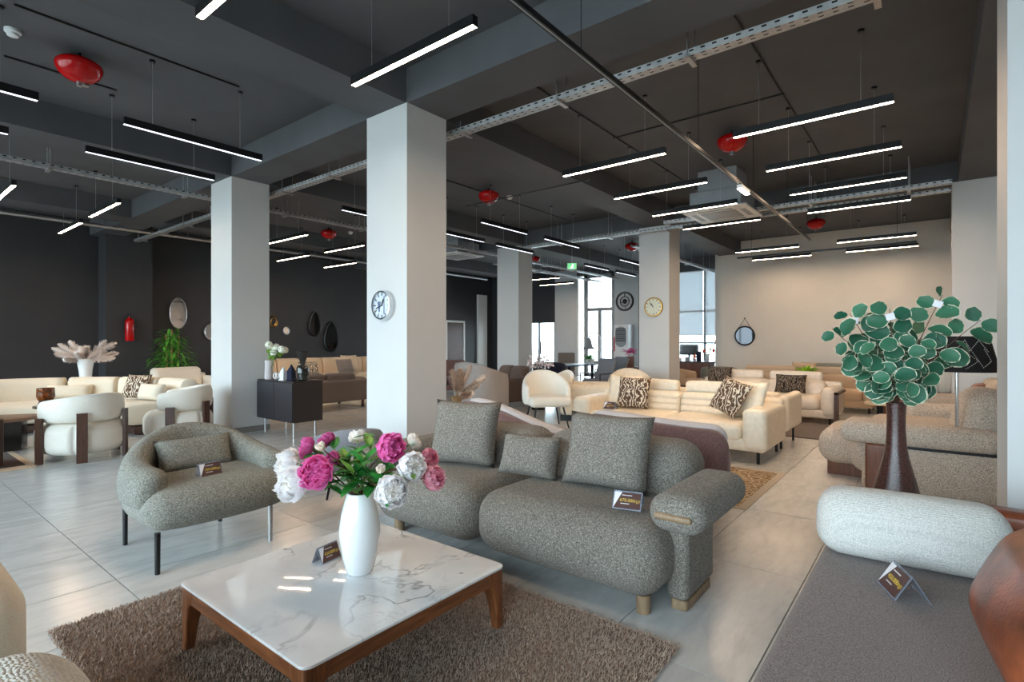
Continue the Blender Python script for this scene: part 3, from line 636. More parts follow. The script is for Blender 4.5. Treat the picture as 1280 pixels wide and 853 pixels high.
price_holder((2.42, 0.09, 0.428), math.radians(203), '450.000դր', 'clear tent-shaped price holder in front of the white knit bolster', 1.05, 32)

# ---- chairs cut by the lower edge
bc = thing('boucle_chair', 'cream boucle chair with a rounded knobbly arm', 'chair', (0.10, 1.28, 0.0))
part('armrest', T(bulge(rbox(0.66, 0.62, 0.64, 0.14, 5, 6), 0.02, 0.02, 0.02), (-0.08, 0.02, 0.38)), 'boucle2', bc, angle=None)
part('base', T(cyl(0.2, 0.06, 24), (-0.08, 0.02, 0)), 'darkwood', bc)
sc_ = thing('lounge_chair', 'smooth cream lounge chair with a piped rounded arm', 'chair', (-0.005, 2.35, 0.0))
part('armrest', T(bulge(rbox(0.72, 0.6, 0.61, 0.11, 5, 6), 0.01, 0.02, 0.02), (0, 0, 0.36)), 'cream', sc_, angle=None)
part('piping', T(tube([(0.1 * math.cos(a) * 2.6, 0, 0.1 * math.sin(a) * 2.4) for a in [2 * PI * k / 24 for k in range(25)]], 0.006, 6, False), (0.0, -0.3, 0.38)), 'beige', sc_)
part('base', cyl(0.2, 0.06, 24), 'darkwood', sc_)

# ================================================================ MIDDLE GROUND
# ---- price holders reused later via price_holder()
# ---- barrel chairs with wooden slats (local: back towards -Y)
def barrel(loc, rz, lab):
    t = thing('barrel_chair', lab, 'chair', loc, rz, None)
    def drum(th, zb, zt, r0, r1):
        g = rbox(2 * r0, 2 * r1, zt - zb, 0.12, 5, 8); v = g[0].copy(); rr = np.hypot(v[:, 0] / r0, v[:, 1] / r1); m = np.maximum(np.abs(v[:, 0]) / r0, np.abs(v[:, 1]) / r1)
        f = np.where(rr > 1e-6, (m / np.maximum(rr, 1e-6)) * 0.75 + 0.25, 1); v[:, 0] *= f; v[:, 1] *= f; return v + np.array((0, 0.03, (zb + zt) / 2)), g[1]
    part('seat', drum(0, 0.075, 0.43, 0.405, 0.405), 'creamchair', t, angle=None)
    hz = lambda s: 0.68 + 0.075 * max(0, math.sin(PI * s)) ** 1.2
    part('backrest', shell(arc(0, 0.03, 0.325, 180 + 38 - 60, 360 - 38 + 60, 22), 0.16, 0.44, hz, 18, 2.8, 1.0), 'creamchair', t, angle=None)
    for a in (235, 305, 175, 5):
        c, s = math.cos(math.radians(a)), math.sin(math.radians(a)); b = box(0.1, 0.032, 0.55 if a in (235, 305) else 0.5, (0, 0, 0.275 if a in (235, 305) else 0.25))
        part('leg', T(b, (c * 0.426, 0.03 + s * 0.426, 0), (0, 0, math.radians(a + 90))), 'darkwood', t, smooth=False)
    return t
def T_copy(o, **k): return copy_tree(o, **k)
bch = barrel((1.80, 7.80, 0.0), math.radians(22), 'white barrel chair with dark wooden slats, its back to the tile aisle')
T_copy(bch, loc=(2.92, 8.05, 0), rz=math.radians(62), label='white barrel chair with dark wooden slats beside the white column')
T_copy(bch, loc=(0.68, 7.95, 0.009), rz=math.radians(-15), label='white barrel chair with dark wooden slats at the open end of the dark rug')
# ---- dark rug and tables of the curved sofa group
cr = thing('dark_rug', 'dark brown patterned rug with a pale border before the curved sofa', 'rug', (0.9, 9.35, 0))
part('border', slab(rrect(-1.75, 0.44, -1.8, 0.5, 0.02), 0.001, 0.008, 0.002), 'beige', cr); part('field', slab(rrect(-1.62, 0.38, -1.62, 0.4, 0.02), 0.004, 0.0105, 0.002), fabric('dark_rug_pile', (44, 24, 16), (78, 46, 32), 30, 0.3, 0.2), cr)
lt = thing('low_table', 'low table with a tan faceted wooden top on a black block', 'table', (1.12, 8.95, 0.0115))
part('tabletop', slab([(-0.75, 0.1), (-0.35, -0.32), (0.32, -0.2), (0.62, 0.12), (0.2, 0.42), (-0.45, 0.4)], 0.36, 0.40, 0.008), 'tabletan', lt)
part('base', J(prism([(-0.45, 0.1), (-0.2, -0.15), (0.3, -0.1), (0.4, 0.15), (0.1, 0.28), (-0.3, 0.28)], 0, 0.36)), 'blackgloss', lt, smooth=False)
st = thing('side_table', 'taller round black side table beside the tan low table', 'table', (1.85, 9.35, 0))
part('tabletop', cyl(0.24, 0.025, 36, (0, 0, 0.46)), 'blackgloss', st); part('base', cyl(0.1, 0.46, 24), 'blackgloss', st)
am = N('amber_glass'); am.b.inputs['Transmission Weight'].default_value = 0.5; v_ = am.coord(); am.l(am.ramp(am.noise(v_, 25, 2), [(0.3, (96, 44, 10)), (0.7, (176, 92, 22))]), am.b.inputs['Base Color']); am.set(0.08)
av = thing('amber_vase', 'amber glass vase with a dark base on the black side table', 'vase', (1.74, 9.32, 0.486))
part('bowl', lathe([(0.085, 0.09), (0.1, 0.13), (0.096, 0.24), (0.09, 0.24), (0.094, 0.14), (0.02, 0.11)], 12, False), am.m, av, angle=25); part('base', lathe([(0.075, 0), (0.085, 0.03), (0.07, 0.06), (0.085, 0.092)], 12), 'leatherdark', av, angle=25)
# ---- curved cream sofa
cs = thing('curved_sofa', 'long curved cream sectional sofa before the black wall', 'sofa', (1.3, 9.1, 0))
segs = [(150, 124.5), (122, 92.5), (90, 62), (59.5, 41), (38.5, 19), (16.5, -4)]
for a0, a1 in segs:
    part('seat', shell(arc(0, 0, 1.62, a0, a1, 10), 0.86, 0.14, 0.44, 16, 4.2, 0.06), 'cream', cs, angle=None)
    part('back_cushion', shell(arc(0, 0, 2.06, a0, a1, 10), 0.26, 0.30, 0.775, 16, 3.2, 0.16, 0.0), 'cream', cs, angle=None)
part('plinth', shell(arc(0, 0, 1.7, 150, -4, 30), 0.7, 0.0, 0.13, 12, 6, 0.05), 'darkwood', cs)
part('back_shell', shell(arc(0, 0, 2.19, 150, -4, 30), 0.08, 0.06, 0.7, 12, 5, 0.1), 'cream', cs, angle=None)
cushion(0.6, 0.22, 0.16, (2.26, 10.62, 0.455), 0.3, math.radians(-30), 'cream', 'long cream lumbar pillow on the curved sofa')
cushion(0.42, 0.4, 0.15, (2.88, 9.85, 0.455), 0.4, math.radians(-60), 'leafprint', 'brown leaf-print pillow on the curved cream sofa')
cushion(0.6, 0.26, 0.2, (2.95, 9.35, 0.455), 0.3, math.radians(-80), 'cream', 'plain cream pillow beside the leaf-print pillow on the curved sofa')
# ---- pampas in tall white vase
def plume(L, seed, n=230, wid=0.06):
    rr = random.Random(seed); V = []; F = []
    for i in range(n):
        s = rr.uniform(0.0, 1.0); a = rr.uniform(0, 6.283); l = wid * (0.9 + 0.5 * math.sin(PI * min(1, s * 0.9 + 0.08))) * rr.uniform(0.7, 1.2) * (1.0 if s < 0.75 else (1.2 - s) * 2.2)
        b = np.array((0, 0, L * s)); d = np.array((math.cos(a), math.sin(a), 1.1 + 0.5 * s)); d /= np.linalg.norm(d); t = np.array((-math.sin(a), math.cos(a), 0)) * 0.006
        k = len(V); m = b + d * l * 0.55 + np.array((0, 0, -0.005)); e = b + d * l + np.array((0, 0, -0.02)); V += [b - t, b + t, m + t * 1.3, m - t * 1.3, e]; F += [(k, k + 1, k + 2, k + 3), (k + 3, k + 2, k + 4)]
    return np.array(V), F
M['pampas'] = plain('pale_pampas', (240, 230, 224), 0.9, var=0.06, scale=20); M['pampaspink'] = plain('blush_pampas', (246, 224, 210), 0.9, var=0.08, scale=20); M['straw'] = plain('straw', (190, 160, 118), 0.8, var=0.1)
def pampas_set(vx, vy, vz, ends, lab, grp, matn, wid, stemstart=0.4):
    for i, e in enumerate(ends):
        base = Vector((vx, vy, vz)); d = Vector(e) - base; t = thing('pampas_plume', lab, 'dried grass', tuple(base), 0, grp)
        q = Vector((0, 0, 1)).rotation_difference(Vector((d.x, d.y, d.z * 0.8)).normalized()).to_euler(); L = d.length * 0.78
        part('plume', plume(L, i, 380, wid), matn, t, tuple(d * 0.22), tuple(q), angle=None)
        part('stem', tube([(0, 0, -stemstart), tuple(d * 0.1), tuple(d * 0.6)], 0.004, 5), 'straw', t)
vx, vy, _ = AY(107, 449, 12.6); wv = vx * FW[0] + vy * FW[1]
solid('floor_vase', lathe([(0.12, 0.0), (0.1, 0.02), (0.085, 0.3), (0.09, 0.6), (0.105, 0.8), (0.13, 0.95), (0.155, 1.02), (0.145, 1.02), (0.1, 0.8)], 32, False), 'ceramic', 'tall white trumpet vase of pampas behind the curved sofa', 'vase', loc=(vx, vy, 0))
pampas_set(vx, vy, 0.99, [AW(u, v, wv + dw) for u, v, dw in ((66, 433, 0.1), (69, 441, -0.15), (88, 424, 0.2), (75, 428, 0.0), (80, 449, -0.3), (95, 440, -0.3), (101, 434, 0.1), (130, 424, 0.1), (143, 426, 0.0), (147, 440, -0.1), (143, 447, -0.25), (125, 438, -0.2), (108, 433, -0.1))], 'fluffy pale pampas plume in the tall white trumpet vase', 'pampas plumes in the trumpet vase', 'pampas', 0.085)
# ---- fire extinguisher on the pilaster
x, y, z = AY(162, 427, 14.36)
fe = thing('fire_extinguisher', 'red fire extinguisher hung on the black pilaster', 'fire extinguisher', (x, 14.36, 1.36))
part('cylinder', lathe([(0.08, 0.0), (0.088, 0.01), (0.088, 0.43), (0.07, 0.49), (0.03, 0.52), (0.028, 0.54)], 24), 'red', fe); part('valve', J(cyl(0.022, 0.05, 12, (0, 0, 0.54)), span(-0.09, 0.03, -0.012, 0.012, 0.575, 0.59), span(-0.07, 0.03, -0.012, 0.012, 0.61, 0.622)), 'black', fe); part('hose', tube([(-0.03, 0, 0.56), (-0.1, 0, 0.5), (-0.105, 0, 0.3), (-0.1, 0, 0.2)], 0.012, 8), 'black', fe); part('bracket', span(-0.03, 0.03, 0.06, 0.092, 0.1, 0.4), 'steel', fe, smooth=False)
# ---- bamboo plant
bx, by, _ = AY(214, 440, 13.6); bp = thing('bamboo_plant', 'bushy artificial bamboo plant behind the curved sofa', 'plant', (bx, by, 0))
part('pot', lathe([(0.14, 0), (0.18, 0.02), (0.21, 0.36), (0.19, 0.36), (0.17, 0.3), (0.01, 0.3)], 24, False), 'blackgloss', bp)
M['bamboo'] = plain('bamboo_cane', (190, 140, 84), 0.5, var=0.15, scale=20); M['bambooleaf'] = plain('bamboo_leaf', (84, 150, 52), 0.5, var=0.3, scale=6)
lv = []
for k, (dx, dy, h) in enumerate(((-0.07, 0, 1.5), (0.02, 0.03, 1.62), (0.1, -0.02, 1.48), (-0.02, -0.08, 1.4), (0.05, 0.1, 1.3))):
    part('cane', tube([(dx, dy, 0.28)] + [(dx * (1 + 0.5 * s), dy * (1 + 0.5 * s), 0.28 + (h - 0.28) * s) for s in (0.33, 0.66, 1.0)], 0.016, 8), 'bamboo', bp)
    for q in range(120):
        s = R.uniform(0.12, 1.05); a = R.uniform(0, 6.28); rad = R.uniform(0.05, 0.38) * math.sin(PI * min(0.97, 0.15 + 0.75 * s)); g = leaf_g(R.uniform(0.15, 0.26), 0.045, 0.35, 0.2, 4)
        lv.append(T(g, (dx + rad * math.cos(a), dy + rad * math.sin(a), 0.3 + h * 0.93 * s * 0.85 + R.uniform(-0.1, 0.1)), (R.uniform(-0.6, 0.7), 0, a - PI / 2 + R.uniform(-0.7, 0.7))))
o = part('foliage', J(*lv), 'bambooleaf', bp, angle=None); o['kind'] = 'stuff'
# ---- mirrors on the black wall (y = 15)
def wall_mirror(u, v, pw, ph, lab, frame='black', fr=0.018, poly=None, gm='mirror'):
    x, y, z = AY(u, v, 14.99); w = x * FW[0] + y * FW[1]; wd = pw * w / FPX * 1.02; hg = ph * w / FPX; t = thing('wall_mirror', lab, 'mirror', (x, 14.99, z))
    pts = [(wd / 2 * math.cos(a) * (1 if poly is None else poly(a)), hg / 2 * math.sin(a)) for a in [2 * PI * k / 40 for k in range(40)]]
    g = prism(pts, 0, 0.012); part('glass', T(g, (0, -0.008, 0), (PI / 2, 0, 0)), gm, t); part('frame', tube([(a, -0.012, b) for a, b in pts + pts[:2]], fr, 8, False), frame, t); return t
wall_mirror(222.5, 392, 19, 38, 'tall oval mirror with a thin pale frame above the bamboo', 'steel', 0.012)
wall_mirror(264, 415, 16, 19, 'small round mirror half hidden by the white column', 'steel', 0.02)
egg = lambda a: 1.0 - 0.28 * math.sin(a)
wall_mirror(393, 405, 15, 29, 'smaller pear-shaped mirror in a black loop frame', 'black', 0.03, egg, 'smoked')
wall_mirror(413.5, 421, 19, 36, 'larger pear-shaped mirror in a black loop frame', 'black', 0.03, egg, 'smoked')
wall_mirror(357.5, 414, 7, 9, 'tiny round convex mirror on the black wall', 'steel', 0.02)
x, y, z = AY(340, 401, 14.96); rg = thing('ring_ornament', 'gilt ring wall ornament above the white hydrangeas', 'wall ornament', (x, 14.96, z))
for k, (dx, r) in enumerate(((0.0, 0.13), (0.06, 0.1))): part('ring', T(tube([(r * math.cos(a), 0, r * 1.25 * math.sin(a)) for a in [2 * PI * q / 28 for q in range(29)]], 0.012, 6, False), (dx, 0, -0.05 * k)), 'gold', rg)
# ---- dark sideboard
sb = thing('sideboard', 'dark brown sideboard on slim metal legs beside the white column', 'sideboard', (3.92, 6.95, 0))
part('cabinet', span(0, 0.45, 0, 1.0, 0.215, 0.775), plain('espresso_lacquer', (40, 34, 34), 0.35, var=0.06), sb, smooth=False)
part('top_panel', span(-0.006, 0.456, -0.006, 1.006, 0.775, 0.79), plain('espresso_top', (44, 40, 42), 0.25, var=0.06), sb, smooth=False)
for y in (0.005, 0.505): dd = part('door', span(-0.018, -0.001, y, y + 0.49, 0.225, 0.765), plain('espresso_door', (46, 44, 50), 0.4, var=0.05), sb, smooth=False)
for x in (0.06, 0.39):
    for y in (0.1, 0.9): part('leg', cyl(0.013, 0.215, 12, (x, y, 0)), 'steel', sb)
SZ = 0.79
sg = glassy('smoked_glass', (0.10, 0.10, 0.11), 0.15); dg = N('dark_glazed_glass'); dg.l(dg.ramp(dg.noise(dg.coord(), 5, 2), [(0.3, (20, 22, 24)), (0.7, (46, 44, 36))]), dg.b.inputs['Base Color']); dg.set(0.05, 0, 0.6)
dv = thing('glass_vase', 'dark smoked glass vase with a flared neck on the sideboard', 'vase', (4.10, 7.02, SZ))
part('body', lathe([(0.05, 0.0), (0.075, 0.02), (0.085, 0.08), (0.085, 0.17), (0.07, 0.215), (0.03, 0.235)], 28), dg.m, dv); part('neck', lathe([(0.03, 0.235), (0.045, 0.29), (0.085, 0.42), (0.082, 0.42), (0.042, 0.29), (0.026, 0.24)], 28, False), sg, dv)
def house(loc, w, h, mat, lab):
    t = thing('house_ornament', lab, 'ornament', loc, 0.3); n = 5; pr = [(w / 2 * (1 if k % 2 == 0 else 0.88) * (1.0 if k < 7 else 1 - (k - 6) / 5), h * k / 11) for k in range(12)]
    part('body', T(lathe(pr, 4), (0, 0, 0), (0, 0, PI / 4)), mat, t, angle=20); part('base', box(w * 0.8, w * 0.8, 0.012, (0, 0, -0.006 + 0.006)), mat, t, smooth=False)
house((4.06, 7.25, SZ + 0.006), 0.13, 0.23, 'navy', 'dark navy pagoda-shaped ornament on the sideboard'); house((4.02, 7.40, SZ + 0.006), 0.11, 0.19, 'ceramic', 'white pagoda-shaped ornament on the sideboard')
ko = thing('knot_ornament', 'white openwork knot ornament on the sideboard', 'ornament', (4.0, 7.56, SZ)); part('knot', J(*[T(tube([(0.045 * math.cos(a), 0, 0.045 * math.sin(a)) for a in [2 * PI * q / 18 for q in range(19)]], 0.01, 6, False), (0, 0, 0.055), (0, 0, k * PI / 3)) for k in range(3)]), 'ceramic', ko)
hv = solid('hydrangea_vase', lathe([(0.05, 0), (0.06, 0.02), (0.055, 0.2), (0.06, 0.28), (0.05, 0.28), (0.045, 0.1)], 24, False), 'mauvelight', 'pale pink vase of white hydrangeas on the sideboard', 'vase', loc=(3.99, 7.76, SZ))
hyd = plain('hydrangea_white', (240, 244, 222), 0.8, var=0.08, scale=60)
for k, (u, v) in enumerate(((339, 437), (345, 434), (352, 437), (356, 438), (342, 441), (336, 431))):
    p = Vector(AW(u, v, 7.95 - 0.08 * (k % 3))); t = thing('hydrangea', 'white hydrangea head in the pale pink vase on the sideboard', 'flower', (3.99, 7.76, SZ + 0.25), 0, 'hydrangeas on the sideboard'); d = p - Vector((3.99, 7.76, SZ + 0.25))
    g = []
    for q in range(40):
        a, b = R.uniform(0, 6.28), math.acos(R.uniform(-0.8, 1)); n_ = (math.sin(b) * math.cos(a), math.sin(b) * math.sin(a), math.cos(b)); g.append(T(rbox(0.03, 0.03, 0.01, 0.004, 1, 1), tuple(np.array(n_) * 0.045), tuple(Vector((0, 0, 1)).rotation_difference(Vector(n_)).to_euler())))
    part('bloom', J(*g), hyd, t, tuple(d)); part('stem', tube([(0, 0, -0.2), tuple(d * 0.5), tuple(d)], 0.004, 5), 'gstem', t)
    for q in range(3): part('leaf', leaf_g(0.1, 0.055), 'leaflime', t, tuple(d * 0.75), (R.uniform(-0.8, 0.3), 0, R.uniform(0, 6)))
# ---- chrome clock on the column
def clock(name, lab, c, nrm_axis, r, face, rim, hands=(100, -60), pr=0.05):
    t = thing(name, lab, 'clock', c, 0 if nrm_axis == 'y' else -PI / 2)
    part('case', T(lathe([(r, 0), (r, pr * 0.6), (r * 0.96, pr), (r * 0.88, pr * 1.02), (r * 0.85, pr * 0.7)], 40, False), (0, 0, 0), (PI / 2, 0, 0)), rim, t)
    part('dial', T(cyl(r * 0.87, 0.004, 36), (0, -pr * 0.6, 0), (PI / 2, 0, 0)), face, t)
    for k in range(12): part('hour_mark', T(box(0.012, 0.002, 0.03), (r * 0.74 * math.sin(k * PI / 6), -pr * 0.6 - 0.005, r * 0.74 * math.cos(k * PI / 6)), (0, k * PI / 6, 0)), 'black', t, smooth=False)
    for a, l, w in ((hands[0], 0.5, 0.016), (hands[1], 0.72, 0.011)):
        part('hand', T(box(w, 0.002, r * l, (0, 0, r * l * 0.38)), (0, -pr * 0.6 - 0.008 - l * 0.003, 0), (0, math.radians(a), 0)), 'black', t, smooth=False)
    return t
x, y, z = AX(481, 382, 3.545)
ck = clock('wall_clock', 'round chrome porthole wall clock on the white column', (3.548, y, z), 'x', 0.155, plain('silver_dial', (206, 214, 224), 0.3, var=0.05), 'chrome', (25, 250), 0.06)
bl_ = plain('slate_blue_print', (92, 104, 132), 0.5, var=0.1)
part('tower_print', J(T(box(0.014, 0.001, 0.18), (0.035, -0.0415, 0.0)), T(prism([(-0.028, 0.02), (0.028, 0.02), (0.01, -0.09), (-0.01, -0.09)], 0, 0.001), (-0.045, -0.0405, 0.02), (PI / 2, 0, 0))), bl_, ck, smooth=False)
x, y, z = AX(817, 384, 10.595)
clock('wall_clock', 'pale dial wall clock with a thin bronze rim on the far column', (10.598, y, z), 'x', 0.205, plain('ivory_dial', (216, 216, 196), 0.4, var=0.04), 'gold', (-30, -40), 0.04)

# ---- mauve sofa behind the tweed sofa (faces +X)
mv = thing('mauve_sofa', 'mauve suede sofa with sweeping pale-topped back panels', 'sofa', (4.2, 2.4, 0)); L0 = np.array((4.2, 2.4, 0.0))
def sweep_back(y0, y1, z0, z1, x, curve, th, mat, zb=0.05, rnd=1.0):
    n = 14; pts = [(x + curve * (1 - (2 * k / n - 1) ** 2), y0 + (y1 - y0) * k / n) for k in range(n + 1)]
    return shell(pts, th, zb, lambda t: z0 + (z1 - z0) * (t * t * (3 - 2 * t)), 18, 3.2, rnd)
part('back_panel', loc_(sweep_back(1.30, 2.28, 0.70, 0.735, 4.02, -0.03, 0.16, 'mauve', 0.06, 1.6)), 'mauve', mv, angle=None)
part('back_panel', loc_(sweep_back(2.42, 3.75, 0.50, 0.745, 4.0, -0.02, 0.16, 'mauve', 0.06, 1.3)), 'mauve', mv, angle=None)
part('inner_pad', loc_(sweep_back(1.34, 2.26, 0.72, 0.755, 4.14, -0.03, 0.2, 'mauvelight', 0.3, 1.2)), 'mauvelight', mv, angle=None)
part('inner_pad', loc_(sweep_back(2.46, 3.72, 0.53, 0.765, 4.12, -0.02, 0.2, 'mauvelight', 0.3, 1.2)), 'mauvelight', mv, angle=None)
part('seat', loc_(rspan(4.2, 4.95, 1.4, 3.7, 0.1, 0.42, 0.1, (0, 0, 0.03), 4, 6)), 'mauve', mv, angle=None)
for x in (4.15, 4.44):
    for y in (1.55, 3.5): part('leg', loc_(cyl(0.025, 0.1, 12, (x, y, 0))), 'black', mv)
# ---- patterned rug
pr_ = thing('patterned_rug', 'worn brown patterned rug between the mauve and cream sofas', 'rug', (5.25, 2.6, 0))
part('border', slab(rrect(-0.75, 0.75, -1.42, 1.42, 0.01), 0.001, 0.006, 0.002), 'rugborder', pr_); part('field', slab(rrect(-0.69, 0.69, -1.35, 1.35, 0.01), 0.003, 0.0075, 0.002), 'rugprint', pr_)

# ---- generic sofa; local: faces -Y, centred, back at +Y
def quilt(g, period, depth, axis=1):
    v = g[0].copy(); v[:, axis] *= 1 + 0.0; ph = np.abs(np.sin(PI * v[:, 2] / period)); v[:, axis] += np.where(v[:, axis] < 0, 1, -1) * depth * (1 - ph) ** 2; return v, g[1]
def make_sofa(name, lab, loc, rz, W=2.4, D=1.0, zs=0.42, zb=0.78, za=0.58, aw=0.22, mat='cream', n=2, legs='black', z0=0.12, head=False, quilted=False, arms=(1, 1), group=None, r=0.07, seatmat=None, headmat=None, leg=0.018, headw=0.9):
    t = thing(name, lab, 'sofa', loc, rz, group); inner0, inner1 = -W / 2 + aw * arms[0], W / 2 - aw * arms[1]; sw = (inner1 - inner0) / n
    part('base', rspan(-W / 2 + 0.03, W / 2 - 0.03, -D / 2 + 0.03, D / 2 - 0.02, z0, z0 + 0.14, 0.03), mat, t)
    for k in range(n):
        a = inner0 + k * sw; part('seat_cushion', rspan(a + 0.004, a + sw - 0.004, -D / 2, D / 2 - 0.22, z0 + 0.1, zs, r, (0, 0, 0.05), 4, 6), seatmat or mat, t, angle=None)
        g = rbox(sw - 0.01, 0.26, zb - (0.12 if head else 0) - zs + 0.08, min(r, 0.1), 3, 24 if quilted else 6)
        if quilted: g = quilt(g, 0.08, 0.03)
        v = g[0].copy(); v[:, 1] += 0.18 * v[:, 2]; part('back_cushion', (v + np.array((a + sw / 2, D / 2 - 0.2, (zb - (0.12 if head else 0) + zs - 0.08) / 2)), g[1]), mat, t, angle=None)
        if head: part('headrest', rspan(a + 0.02, a + sw * headw + 0.02, D / 2 - 0.17, D / 2 - 0.02, zb - 0.15, zb + 0.02, 0.055, (0, 0, 0.08), 3, 5), headmat or mat, t, angle=None)
    part('back_frame', rspan(-W / 2 + 0.02, W / 2 - 0.02, D / 2 - 0.16, D / 2, z0, zb - 0.14, 0.05), mat, t, angle=None)
    for k, s in enumerate((-1, 1)):
        if not arms[k]: continue
        g = rbox(aw, D - 0.02, za - z0, min(r, aw * 0.45), 4, 20 if quilted else 5)
        part('armrest', (g[0] + np.array((s * (W / 2 - aw / 2), 0, (za + z0) / 2)), g[1]), mat, t, angle=None)
    for x in (-W / 2 + 0.1, W / 2 - 0.1):
        for y in (-D / 2 + 0.08, D / 2 - 0.08): part('leg', cyl(leg, z0 + 0.02, 12, (x, y, 0)), legs, t)
    return t
FX = -PI / 2          # front towards -X ; PI/2 faces +X ; PI faces +Y
make_sofa('cream_sofa', 'cream leather sofa with horizontally channelled back and raised headrests', (6.72, 2.65, 0), FX, 2.46, 1.02, 0.43, 0.80, 0.60, 0.26, 'creamleather', 2, 'black', 0.13, True, True)
cushion(0.46, 0.44, 0.15, (6.68, 3.22, 0.445), 0.35, FX + 0.05, 'leafprint', 'brown and white branch-print pillow upright on the channelled cream sofa')
cushion(0.5, 0.46, 0.13, (6.82, 3.42, 0.445), 0.35, FX + 0.1, 'creamleather', 'plain cream pillow behind the upright branch-print pillow')
cushion(0.46, 0.44, 0.15, (6.55, 1.98, 0.445), 0.45, FX - 0.5, 'leafprint', 'brown and white branch-print pillow leaning near the rounded arm', None, 'throw_pillow', 0.25)
cushion(0.56, 0.46, 0.15, (6.74, 1.82, 0.445), 0.35, FX - 0.45, 'creamleather', 'plain cream pillow leaning behind the tilted branch-print pillow')
price_holder((6.42, 3.4, 0.445), FX, '620.000դր', 'price card on the channelled cream sofa seat', 1.1, 30)
make_sofa('cream_sofa', 'cream leather sofa with slim high arms on dark metal legs', (7.72, 2.62, 0), PI / 2, 2.42, 0.9, 0.43, 0.7, 0.68, 0.13, 'creamleather', 2, 'black', 0.22, False, False, leg=0.014)
# ---- pale leather sofa with dark frame
ws = make_sofa('leather_sofa', 'pale leather sofa with headrests and dark wooden leg frames', (10.36, 2.42, 0), FX, 2.4, 1.02, 0.44, 0.79, 0.60, 0.24, 'whiteleather', 2, 'black', 0.1, True, False, r=0.1)
for s in (-1, 1): part('leg_frame', J(span(s * 1.2 - 0.03, s * 1.2 + 0.03, -0.53, -0.46, 0, 0.53), span(s * 1.2 - 0.035, s * 1.2 + 0.035, -0.53, 0.3, 0.50, 0.535)), 'darkwood', ws, smooth=False)
cushion(0.5, 0.34, 0.14, (10.32, 1.98, 0.455), 0.4, FX, 'darkprint', 'dark floral pillow on the pale leather sofa beside its dark leg frame')
cushion(0.46, 0.42, 0.14, (10.5, 3.25, 0.455), 0.25, FX, 'darkprint', 'dark floral pillow on the pale leather sofa behind the cream headrests')
sr = solid('grey_rug', slab(rrect(-1.0, 0.48, -1.5, 1.6, 0.02), 0.001, 0.012, 0.003), fabric('brown_grey_rug', (88, 76, 70), (112, 98, 90), 60), 'plain brown-grey rug under the pale leather sofa', 'rug', None, (9.35, 2.6, 0))
make_sofa('tan_sofa', 'tan fabric sofa behind the pale leather sofa', (12.3, 2.2, 0), FX, 2.7, 0.95, 0.42, 0.80, 0.56, 0.2, 'tan', 2, 'black', 0.1, True, False, r=0.09)
make_sofa('sage_sofa', 'long grey-green sofa with tan cushions against the beige wall', (14.75, 1.1, 0), FX, 3.6, 0.95, 0.42, 0.82, 0.58, 0.2, 'sage', 3, 'black', 0.1, False, False, r=0.08)
cushion(0.55, 0.42, 0.14, (14.55, 2.5, 0.44), 0.3, FX, 'tan', 'square tan pillow at one end of the grey-green sofa')
cushion(0.75, 0.45, 0.14, (14.55, 0.35, 0.44), 0.3, FX, 'tan', 'wide tan pillow at the other end of the grey-green sofa')
# ottoman + round side table
ot = thing('ottoman', 'beige pouf on a walnut block leg', 'pouf', (11.75, 0.55, 0)); part('cushion', T(rbox(0.52, 0.52, 0.26, 0.12, 4, 4), (0, 0, 0.47)), 'tan', ot, angle=None); part('base', J(rspan(-0.24, 0.24, -0.24, 0.24, 0.0, 0.36, 0.03)), 'brownwood', ot)
rt = thing('side_table', 'low oval cream side table with a black foot', 'table', (10.9, 0.72, 0)); part('tabletop', T(cyl(0.28, 0.02, 32), (0, 0, 0.3), (0, 0, 0), (1.3, 0.8, 1)), 'beige', rt); part('foot', cyl(0.05, 0.3, 16), 'black', rt)
pb = thing('succulent_bowl', 'lime green succulent bowl behind the pale leather sofa', 'plant', (11.33, 1.87, 0.0)); part('stand', cyl(0.1, 0.66, 20), 'brownwood', pb); part('bowl', lathe([(0.06, 0.66), (0.14, 0.72), (0.15, 0.76), (0.13, 0.76), (0.02, 0.7)], 24, False), 'blackgloss', pb)
g = []
for k in range(70): a = R.uniform(0, 6.28); rr = R.uniform(0.02, 0.18); g.append(T(leaf_g(0.1, 0.045, 0.1, 0.3, 3), (rr * math.cos(a), rr * math.sin(a), 0.76 + R.uniform(0, 0.07)), (R.uniform(0.2, 1.1), 0, a - PI / 2)))
o = part('foliage', J(*g), plain('lime_leaf', (150, 196, 40), 0.5, var=0.2, scale=30), pb, angle=None); o['kind'] = 'stuff'

# ---- beige tweed sofa by the pillars (faces +Y)
tw = thing('tweed_sofa', 'large beige tweed sofa with walnut side panels and rounded cushions', 'sofa', (6.6, -0.1, 0)); L0 = np.array((6.6, -0.1, 0.0))
part('arm_body', loc_(rspan(5.52, 5.80, -0.95, 0.50, 0.06, 0.50, 0.06, (0.04, 0, 0), 4, 6)), 'tweedbeige', tw, angle=None)
part('armrest', loc_(rspan(5.46, 5.92, -0.42, 0.66, 0.47, 0.655, 0.085, (0, 0, 0.05), 4, 6)), 'tweedbeige', tw, angle=None)
part('side_panel', loc_(rspan(5.495, 5.56, 0.30, 0.47, 0.0, 0.475, 0.02)), 'brownwood', tw); part('side_panel', loc_(rspan(5.50, 5.8, -1.02, -0.9, 0.0, 0.475, 0.02)), 'brownwood', tw)
part('side_rail', loc_(span(5.505, 5.54, -0.95, 0.3, 0.455, 0.478)), 'black', tw, smooth=False)
part('seat', loc_(rspan(5.82, 8.0, -0.6, 0.62, 0.14, 0.47, 0.12, (0, 0, 0.04), 4, 8)), 'tweedbeige', tw, angle=None)
